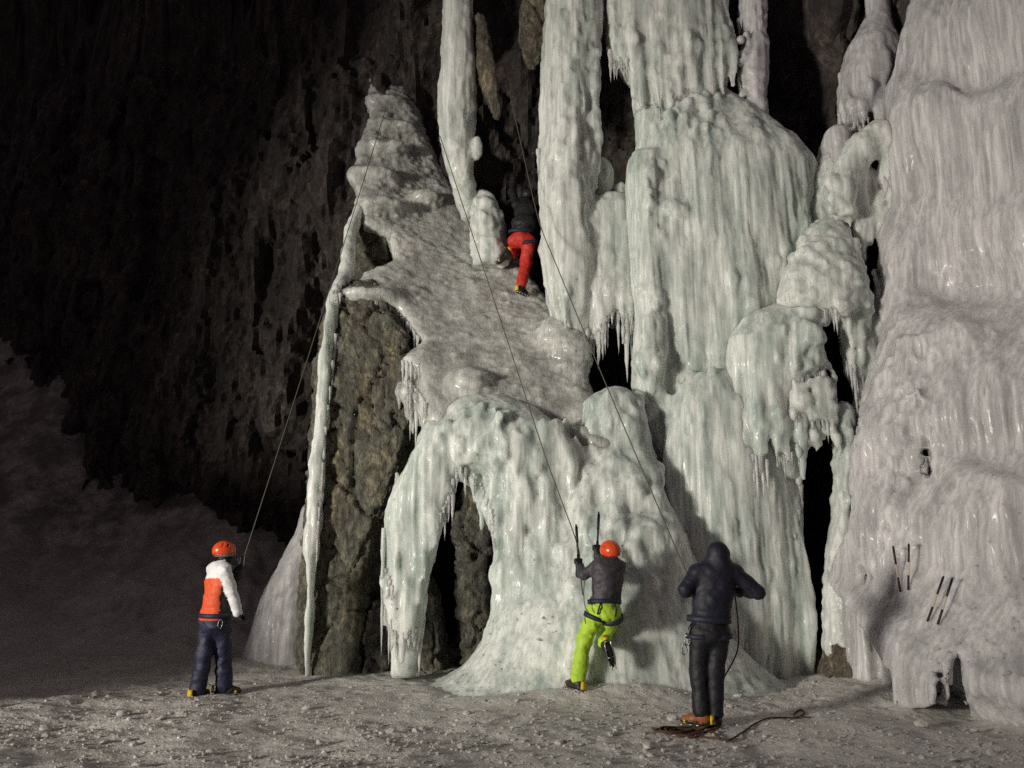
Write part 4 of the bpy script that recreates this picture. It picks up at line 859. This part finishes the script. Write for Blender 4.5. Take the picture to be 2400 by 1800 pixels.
def paint(V, N, T):
    up, lo_ = hd_[2] - .30, pel[2] + .02; s_ = (V - ch) @ sid; f_ = (V - ch) @ fwd; T = T.copy()
    j = (T == 1); z = V[:, 2]
    T[j & (z > up)] = 5; T[j & (z <= up)] = 7                         # white yoke, orange back
    T[j & (z <= up) & ((f_ > -.02))] = 4                             # black side and front
    T[j & (z <= lo_ - .13)] = 2
    a = (T == 5) & (f_ > .05) & (z > up + .02) & (s_ < .12); T[a] = 4
    return T
def span(*pts, m=0.34):
    P = np.array(pts); return P.min(0) - m, P.max(0) + m
lo_, hi_ = span(hd_, J(464, 1612, -.02), J(525, 1603, .14), J(557, 1436, -.1), J(572, 1310, .05))
bel = person('belayer in orange helmet, white and orange jacket and navy trousers, at left', base, lo_, hi_, build,
             [BLACK, WHITE, NAVY_T, BLACK, BLACK, WHITE, BLACK, ORANGE], paint, seed=5)
put('helmet', HELM, [HELMET], Matrix.Translation(Vector([float(v) for v in hd_ + np.array([0, 0, .012])])) @ frame((-.10, -.05, 1), (0.85, 0.52, 0.15)), bel)
meshp('goggles', band(hd_ - np.array([0, 0, .015]) + fwd * .01, (0, 0, 1), .088, .112, .05, .014, tuple(fwd)), GREY, Matrix.Translation(-bel.location), bel)
hand(bel, J(557, 1437, -.08), J(562, 1455, -.06) - J(557, 1437, -.08), (0.6, .7, .2)); hand(bel, J(563, 1328, .05), J(574, 1305, .04) - J(563, 1328, .05), (-.6, .6, .3))
foot(bel, J(463, 1612, -.02), (.35, .9, 0), (0, 0, 1), [BOOT, GRIP]); foot(bel, J(524, 1604, .14), (.95, .15, 0), (0, 0, 1), [BOOT, GRIP])
hz_ = pel + np.array([0, 0, .05])
hp = join(band(hz_, (0, 0, 1), .205, .172, .055, .016, tuple(fwd)), band(J(489, 1478, .02), (.05, 0, 1), .112, .112, .045, .012), band(J(520, 1478, .05), (-.05, 0, 1), .112, .112, .045, .012))
meshp('harness', hp, WEB, Matrix.Translation(-bel.location), bel)
for c in (hz_ + sid * .215 - np.array([0, 0, .09]), hz_ + fwd * .19 - np.array([0, 0, .05])): meshp('carabiner', carabiner(c), STEEL, Matrix.Translation(-bel.location), bel)

# ---- climber in yellow-green trousers, centre
Y0 = 10.25
hd_ = J(1430, 1297, .02); pel = J(1417, 1420, 0); ch = J(1424, 1350, -.02)
base = np.array([pel[0], pel[1], gz1(pel[0], pel[1])])
fw2 = np.array([-0.30, 0.95, 0]); RZ = frame((0, 0, 1), tuple(fw2)); sd2 = np.array([.95, .30, 0])
HL, HR = J(1357, 1322, .18), J(1400, 1290, .30)
def build(q):
    head(q, hd_ - np.array([0, 0, .01]), (-.35, .93, 0)); q.cone(hd_ - np.array([0, 0, .06]), J(1427, 1325), .07, .085, .03, 1)
    q.ell(ch, (.195, .135, .24), .05, 1, rot=RZ); q.ell(J(1421, 1390), (.175, .135, .17), .06, 1, rot=RZ); q.ell(J(1418, 1408), (.18, .14, .08), .04, 1, rot=RZ); q.ell(pel - np.array([0, 0, .06]), (.175, .155, .14), .05, 2, rot=RZ)
    sL, sR = J(1402, 1326, .02), J(1448, 1328, .04)
    q.cone(sL, sR, .082, .082, .06, 1)
    q.chain([sL, J(1369, 1347, .05), HL + (J(1360, 1332, .16) - HL) * .9], [.078, .066, .050], .03, 1); q.chain([sR, J(1432, 1350, .27), HR - np.array([0, 0, .06])], [.078, .062, .050], .03, 1)
    q.chain([J(1397, 1437, 0), J(1370, 1500, .10), J(1355, 1588, .04)], [.112, .088, .088], .05, 2)
    q.chain([J(1434, 1440, 0), J(1416, 1494, .27), J(1414, 1505, .05)], [.110, .085, .070], .05, 2)
lo_, hi_ = span(hd_, HL, HR, J(1355, 1588, 0), J(1450, 1540, 0))
lim = person('climber in orange helmet, charcoal jacket and yellow-green trousers, swinging two axes', base, lo_, hi_, build, [CHAR, CHAR, LIME, SKIN], seed=8)
put('helmet', HELM, [HELMET], Matrix.Translation(Vector([float(v) for v in hd_ + np.array([0, 0, .012])])) @ frame((0, -.25, 1), (-.35, .93, .25)), lim)
hand(lim, HL - np.array([0, 0, .05]), (0, .05, 1), (-.2, .9, 0)); hand(lim, HR - np.array([0, 0, .05]), (0, .05, 1), (-.2, .9, 0))
foot(lim, J(1353, 1592, .03), (-.55, .83, 0), (0.1, 0, 1), [BOOT, GRIP]); foot(lim, J(1420, 1516, -.02), (.25, .15, -.9), (-.25, .95, .2), [BOOT, GRIP])
hp = join(band(pel + np.array([0, 0, .045]), (0, .1, 1), .19, .155, .05, .014, tuple(fw2)), band(J(1395, 1446, 0), (.35, -.1, 1), .125, .125, .05, .014), band(J(1434, 1449, .03), (-.2, -.45, 1), .122, .125, .05, .014),
          tube([J(1408, 1412, -.165), J(1404, 1425, -.175), J(1400, 1440, -.15)], .010, 5), tube([J(1440, 1412, -.13), J(1444, 1428, -.15), J(1442, 1445, -.13)], .010, 5))
meshp('harness', hp, WEB, Matrix.Translation(-lim.location), lim)
for c in (J(1378, 1452, -.02), J(1452, 1446, -.02)): meshp('carabiner', carabiner(c, .065), GRIP, Matrix.Translation(-lim.location), lim)
ice_axe(HL - np.array([.0, -.05, .03]), J(1353, 1255, .30) - HL, (.12, 1, 0), 'dark ice axe in the left hand of the climber in yellow-green trousers', extra_grip=True)
ice_axe(HR - np.array([.0, -.05, .03]), J(1403, 1226, .42) - HR, (.13, 1, 0), 'dark ice axe raised in front of the orange helmet of the central climber', extra_grip=True)

# ---- belayer in navy, seen from behind
Y0 = 8.8
hd_ = J(1683, 1304, 0); pel = J(1662, 1468, 0); ch = J(1674, 1370, 0)
base = np.array([pel[0], pel[1], gz1(pel[0], pel[1])])
def build(q):
    head(q, hd_ + np.array([0, .03, -.01]), (.05, 1, 0)); u = np.array([0, 0, 1.0])
    q.ell(hd_ + u * .012, (.116, .130, .135), .04, 1); q.ell(hd_ - u * .10, (.125, .12, .11), .06, 1); q.ell(hd_ + np.array([0, .12, -.0]), (.08, .09, .10), .02, cut=True)
    q.ell(ch, (.215, .145, .26), .06, 1); q.ell(J(1667, 1420), (.195, .145, .18), .06, 1); q.ell(J(1664, 1448), (.20, .15, .07), .05, 1); q.ell(pel - u * .06, (.185, .155, .15), .05, 2)
    sL, sR = J(1634, 1342, .0), J(1722, 1344, .0)
    q.cone(sL, sR, .088, .088, .07, 1)
    q.chain([sL, J(1607, 1383, -.04), J(1622, 1375, .28)], [.086, .070, .055], .03, 1); q.chain([sR, J(1776, 1388, .0), J(1750, 1388, .30)], [.084, .068, .055], .03, 1)
    q.chain([J(1640, 1482, .0), J(1638, 1570, .03), J(1643, 1668, 0)], [.112, .088, .082], .035, 2); q.chain([J(1684, 1482, .0), J(1677, 1570, .02), J(1676, 1672, .02)], [.112, .088, .082], .035, 2)
lo_, hi_ = span(hd_, J(1607, 1383), J(1780, 1388), J(1643, 1680), J(1650, 1380, .35))
nav = person('belayer in navy hooded jacket and dark trousers, seen from behind', base, lo_, hi_, build, [NAVY, NAVY, NAVY_B, SKIN], seed=11, folds=.009)
hand(nav, J(1622, 1375, .28), (-.1, .3, .9), (.6, .6, 0)); hand(nav, J(1750, 1388, .30), (-.6, .3, -.2), (0, .6, .6))
foot(nav, J(1642, 1672, .0), (-.80, .6, 0), (0, 0, 1), [BOOT_OR, GRIP]); foot(nav, J(1677, 1680, .02), (.25, .96, 0), (0, 0, 1), [BOOT, GRIP], GRIP)
hp = join(band(pel + np.array([0, 0, .07]), (.05, 0, 1), .205, .165, .06, .016), band(J(1640, 1492, 0), (.05, 0, 1), .126, .128, .045, .012), band(J(1684, 1492, 0), (-.05, 0, 1), .126, .128, .045, .012))
meshp('harness', hp, WEB, Matrix.Translation(-nav.location), nav)
for c in (J(1611, 1500, -.05), J(1604, 1522, -.05)): meshp('carabiner', carabiner(c, .05), STEEL, Matrix.Translation(-nav.location), nav)
meshp('sling', tube([J(1618, 1470, -.08), J(1611, 1492, -.05)], .008, 5), GREY, Matrix.Translation(-nav.location), nav)

# ---- climber in red, on the ramp
pF, _n = hit(1221, 700, 13.3); Y0 = float(pF[1]) - 0.12
hd_ = J(1236, 462, .50); pel = J(1221, 552, .10); ch = J(1234, 498, .30)
base = np.array([pel[0], pel[1], pF[2]])
def build(q):
    head(q, hd_, (-.1, 1, .3)); q.cone(hd_ - np.array([0, 0, .06]), J(1236, 476, .44), .07, .08, .03, 1)
    u = np.array([0, 0, 1.0]); RX = Matrix.Rotation(R(-32), 4, 'X')
    q.ell(ch, (.215, .16, .27), .05, 1, rot=RX); q.ell(J(1228, 526, .16), (.215, .18, .17), .06, 1, rot=RX); q.ell(pel - u * .06, (.175, .165, .15), .05, 2)
    sL, sR = J(1212, 482, .40), J(1257, 484, .38)
    q.cone(sL, sR, .085, .085, .06, 1)
    q.chain([sL, J(1200, 452, .62), J(1204, 420, .72)], [.080, .066, .052], .03, 1); q.chain([sR, J(1264, 454, .60), J(1254, 420, .72)], [.080, .066, .052], .03, 1)
    q.chain([J(1240, 566, .08), J(1232, 616, .13), J(1222, 668, 0)], [.115, .092, .085], .05, 2)
    q.chain([J(1206, 566, .10), J(1204, 590, .42), J(1196, 596, .12)], [.112, .088, .078], .05, 4)
lo_, hi_ = span(hd_, J(1200, 400, .85), J(1254, 400, .85), J(1222, 690, -.1), J(1180, 610, 0))
redc = person('climber in red trousers and dark jacket, high on the ramp between two columns', base, lo_, hi_, build, [DARKRED, DARKRED, RED, BLACK, RED], seed=14)
put('helmet', HELM, [GRIP], Matrix.Translation(Vector([float(v) for v in hd_ + np.array([0, 0, .012])])) @ frame((0, -.3, 1), (-.1, 1, .3)), redc)
foot(redc, J(1221, 672, 0), (.55, .8, -.1), (0, 0, 1), [BOOT, GRIP]); foot(redc, J(1190, 602, .05), (-.55, -.05, -.8), (.75, .35, -.5), [BOOT, GRIP])
hand(redc, J(1204, 420, .72), (0, .1, 1), (0, 1, 0)); hand(redc, J(1254, 420, .72), (0, .1, 1), (0, 1, 0))
hp = join(band(pel + np.array([0, 0, .06]), (0, -.15, 1), .195, .172, .055, .016), band(J(1241, 572, .06), (-.1, 0, 1), .128, .128, .05, .014), band(J(1206, 570, .14), (.1, .5, 1), .124, .126, .05, .014))
meshp('harness', hp, WEB, Matrix.Translation(-redc.location), redc)
ice_axe(J(1204, 416, .77), (0.05, .25, 1), (0, 1, 0), 'ice axe in the raised left hand of the climber in red trousers'); ice_axe(J(1254, 416, .77), (-.05, .25, 1), (0, 1, 0), 'ice axe in the raised right hand of the climber in red trousers')

# ---- four axes left hanging in the right wall
for (x0, y0, x1, y1, lab) in ((2110, 1385, 2094, 1286, 'pale-shafted ice axe hanging on the right wall, leftmost of the upper pair'), (2129, 1380, 2130, 1277, 'pale-shafted ice axe hanging upright on the right wall, right one of the upper pair'),
                              (2175, 1453, 2201, 1380, 'slanting pale-shafted ice axe on the right wall, left one of the lower pair'), (2199, 1460, 2226, 1375, 'slanting pale-shafted ice axe on the right wall, lowest and rightmost')):
    a, n = hit(x0, y0, 10.2); b, n2 = hit(x1, y1, 10.2)
    a = W(x0, y0, min(a[1], b[1]) - .06); b = W(x1, y1, min(a[1] + .06, b[1]) - .05)
    ax_ = ice_axe(a, b - a, (0.45, 1, 0), lab, SHAFT, True); ax_.scale = (.7, .7, 1)

# ---- ropes
def curve(pts, n=8):
    pts = [np.array(p, float) for p in pts]; out = []
    P = [pts[0]] + pts + [pts[-1]]
    for i in range(1, len(P) - 2):
        for k in range(n):
            t = k / n; a, b, c, d = P[i - 1:i + 3]
            out.append(0.5 * ((2 * b) + (c - a) * t + (2 * a - 5 * b + 4 * c - d) * t * t + (3 * b - a - 3 * c + d) * t ** 3))
    return out + [pts[-1]]
def rope(pts, label, mat=ROPE, r=0.0075, n=8, name='climbing_rope'):
    V, Fc = tube(curve(pts, n), r, 6); o = link(name, V, Fc, mat); rebase(o); return tag(o, label, 'rope')
def along(px0, py0, y0, px1, py1, y1, n=6, sag=0.04):
    a, b = W(px0, py0, y0), W(px1, py1, y1)
    return [a + (b - a) * t - np.array([0, 0, sag * 4 * t * (1 - t)]) for t in np.linspace(0, 1, n)]
rope(along(574, 1300, 10.83, 905, 252, 14.6, sag=0.05), 'long thin rope rising from the left belayer to the top of the ice ridge')
rope([W(557, 1452, 10.74), W(566, 1380, 10.72), W(574, 1302, 10.83)], 'short slack rope between the two hands of the left belayer')
rope(along(1366, 1395, 10.2, 1351, 1269, 10.9, 3, 0) + along(1282, 1081, 11.0, 1031, 318, 13.15, 5, 0.0), 'rope running from the yellow-green climber up across the ramp to the narrow column')
rope([W(1372, 1352, 10.1), W(1368, 1385, 10.08), W(1371, 1420, 10.08), W(1380, 1436, 10.08)], 'short rope loop hanging at the waist of the yellow-green climber', r=.006)
rope([W(1625, 1372, 9.05)] + along(1600, 1322, 9.2, 1269, 536, 12.25, 8, .03) + along(1250, 466, 12.5, 1180, 150, 13.9, 5, .02), 'taut rope from the navy belayer up past the climber in red', ROPE)
g = lambda px, py, y, dz=.012: (lambda p: np.array([p[0], p[1], drop(p[0], p[1]) + dz]))(W(px, py, y))
rope([W(1722, 1392, 9.05), W(1728, 1440, 9.0), W(1731, 1492, 8.95), W(1728, 1525, 9.0), W(1718, 1550, 9.05), W(1694, 1596, 9.02), W(1680, 1650, 9.0), g(1690, 1700, 8.9)], 'rope dropping from the right side of the navy belayer to the ground', ROPE_O)
rope([g(1660, 1705, 8.7), g(1700, 1745, 8.25), g(1740, 1722, 8.5), g(1766, 1698, 8.8), g(1800, 1684, 9.0), g(1840, 1670, 9.2), g(1866, 1668, 9.25), g(1884, 1654, 9.45), g(1876, 1644, 9.6), g(1862, 1650, 9.5), g(1864, 1664, 9.3), g(1900, 1668, 9.25)], 'dark rope trailing right over the snow with a small loop', ROPE_O, .009, name='trailing_rope')
pts = []
for i in range(46):
    a = i * 0.83 + random.uniform(-.5, .5); rr_ = .06 + .2 * random.random(); c = W(1600, 1712, 8.62)
    x, y = c[0] + rr_ * 1.3 * math.cos(a) + random.uniform(-.03, .03), c[1] + rr_ * .9 * math.sin(a); pts.append((x, y, drop(x, y) + .012 + .0009 * i * random.uniform(.3, 1)))
rope(pts, 'tangled orange-brown rope pile beside the navy belayer\'s boots', ROPE_O, .009, 4, 'rope_pile')
rope([g(1560, 1690, 8.9), g(1580, 1702, 8.75), g(1620, 1722, 8.5), g(1650, 1732, 8.4), g(1690, 1742, 8.3)], 'loose rope end in front of the rope pile', ROPE_O, .009, name='rope_end')

# ---- broken ice on the snow
CH = ice('ice_chunk', (0.62, 0.59, 0.56), (0.42, 0.40, 0.38), bump=0.8, sss=0.3)
def chunk_mesh(seed):
    import bmesh
    r = random.Random(seed); bm = bmesh.new(); bmesh.ops.create_icosphere(bm, subdivisions=1, radius=0.5)
    ax = [r.uniform(.6, 1.25), r.uniform(.6, 1.1), r.uniform(.4, .8)]
    for vtx in bm.verts:
        vtx.co *= r.uniform(.68, 1.12); vtx.co = Vector((vtx.co.x * ax[0], vtx.co.y * ax[1], vtx.co.z * ax[2]))
    me = bpy.data.meshes.new('ice_chunk'); bm.to_mesh(me); bm.free(); me.materials.append(CH); return me
CM = [chunk_mesh(i) for i in range(10)]
def spot():
    while True:
        y = random.triangular(5.6, 13.5, 6.5); x = random.uniform(-.62, .60) * y
        if x > 0.33 * y + .3 and y > 9.6: continue
        dens = float(fbm(np.array([[x * .8, y * .8, 0]]), 61, 3)[0]) * .5 + .5
        if random.random() < 0.25 + 1.2 * max(0, dens - .4): return x, y
n = 0
big = sorted((random.lognormvariate(-2.7, .42) for _ in range(300)), reverse=True)
for s_ in big:
    x, y = spot(); s_ = min(s_, .17); o = bpy.data.objects.new('ice_chunk', random.choice(CM)); col.objects.link(o)
    o.location = (x, y, drop(x, y) + s_ * .12); o.scale = (s_,) * 3; o.rotation_euler = (random.uniform(-.4, .4), random.uniform(-.4, .4), random.uniform(0, 6.28))
    tag(o, 'small pale lump of broken ice lying on the trodden snow', 'ice chunk', 'ice chunks scattered over the snow')
AV, AF = [], []
for i in range(3600):
    x, y = spot(); s_ = random.uniform(.014, .055); me = random.choice(CM); z = drop(x, y); a = random.uniform(0, 6.28); c, sn = math.cos(a), math.sin(a); o = len(AV)
    for vt in me.vertices: AV.append((x + s_ * (vt.co.x * c - vt.co.y * sn), y + s_ * (vt.co.x * sn + vt.co.y * c), z + s_ * (vt.co.z + .1)))
    AF += [tuple(k + o for k in p.vertices) for p in me.polygons]
sh = link('ice_shards', AV, AF, CH, sm=False); tag(sh, 'fine broken ice crumbs strewn over the snow', 'ice', kind='stuff')
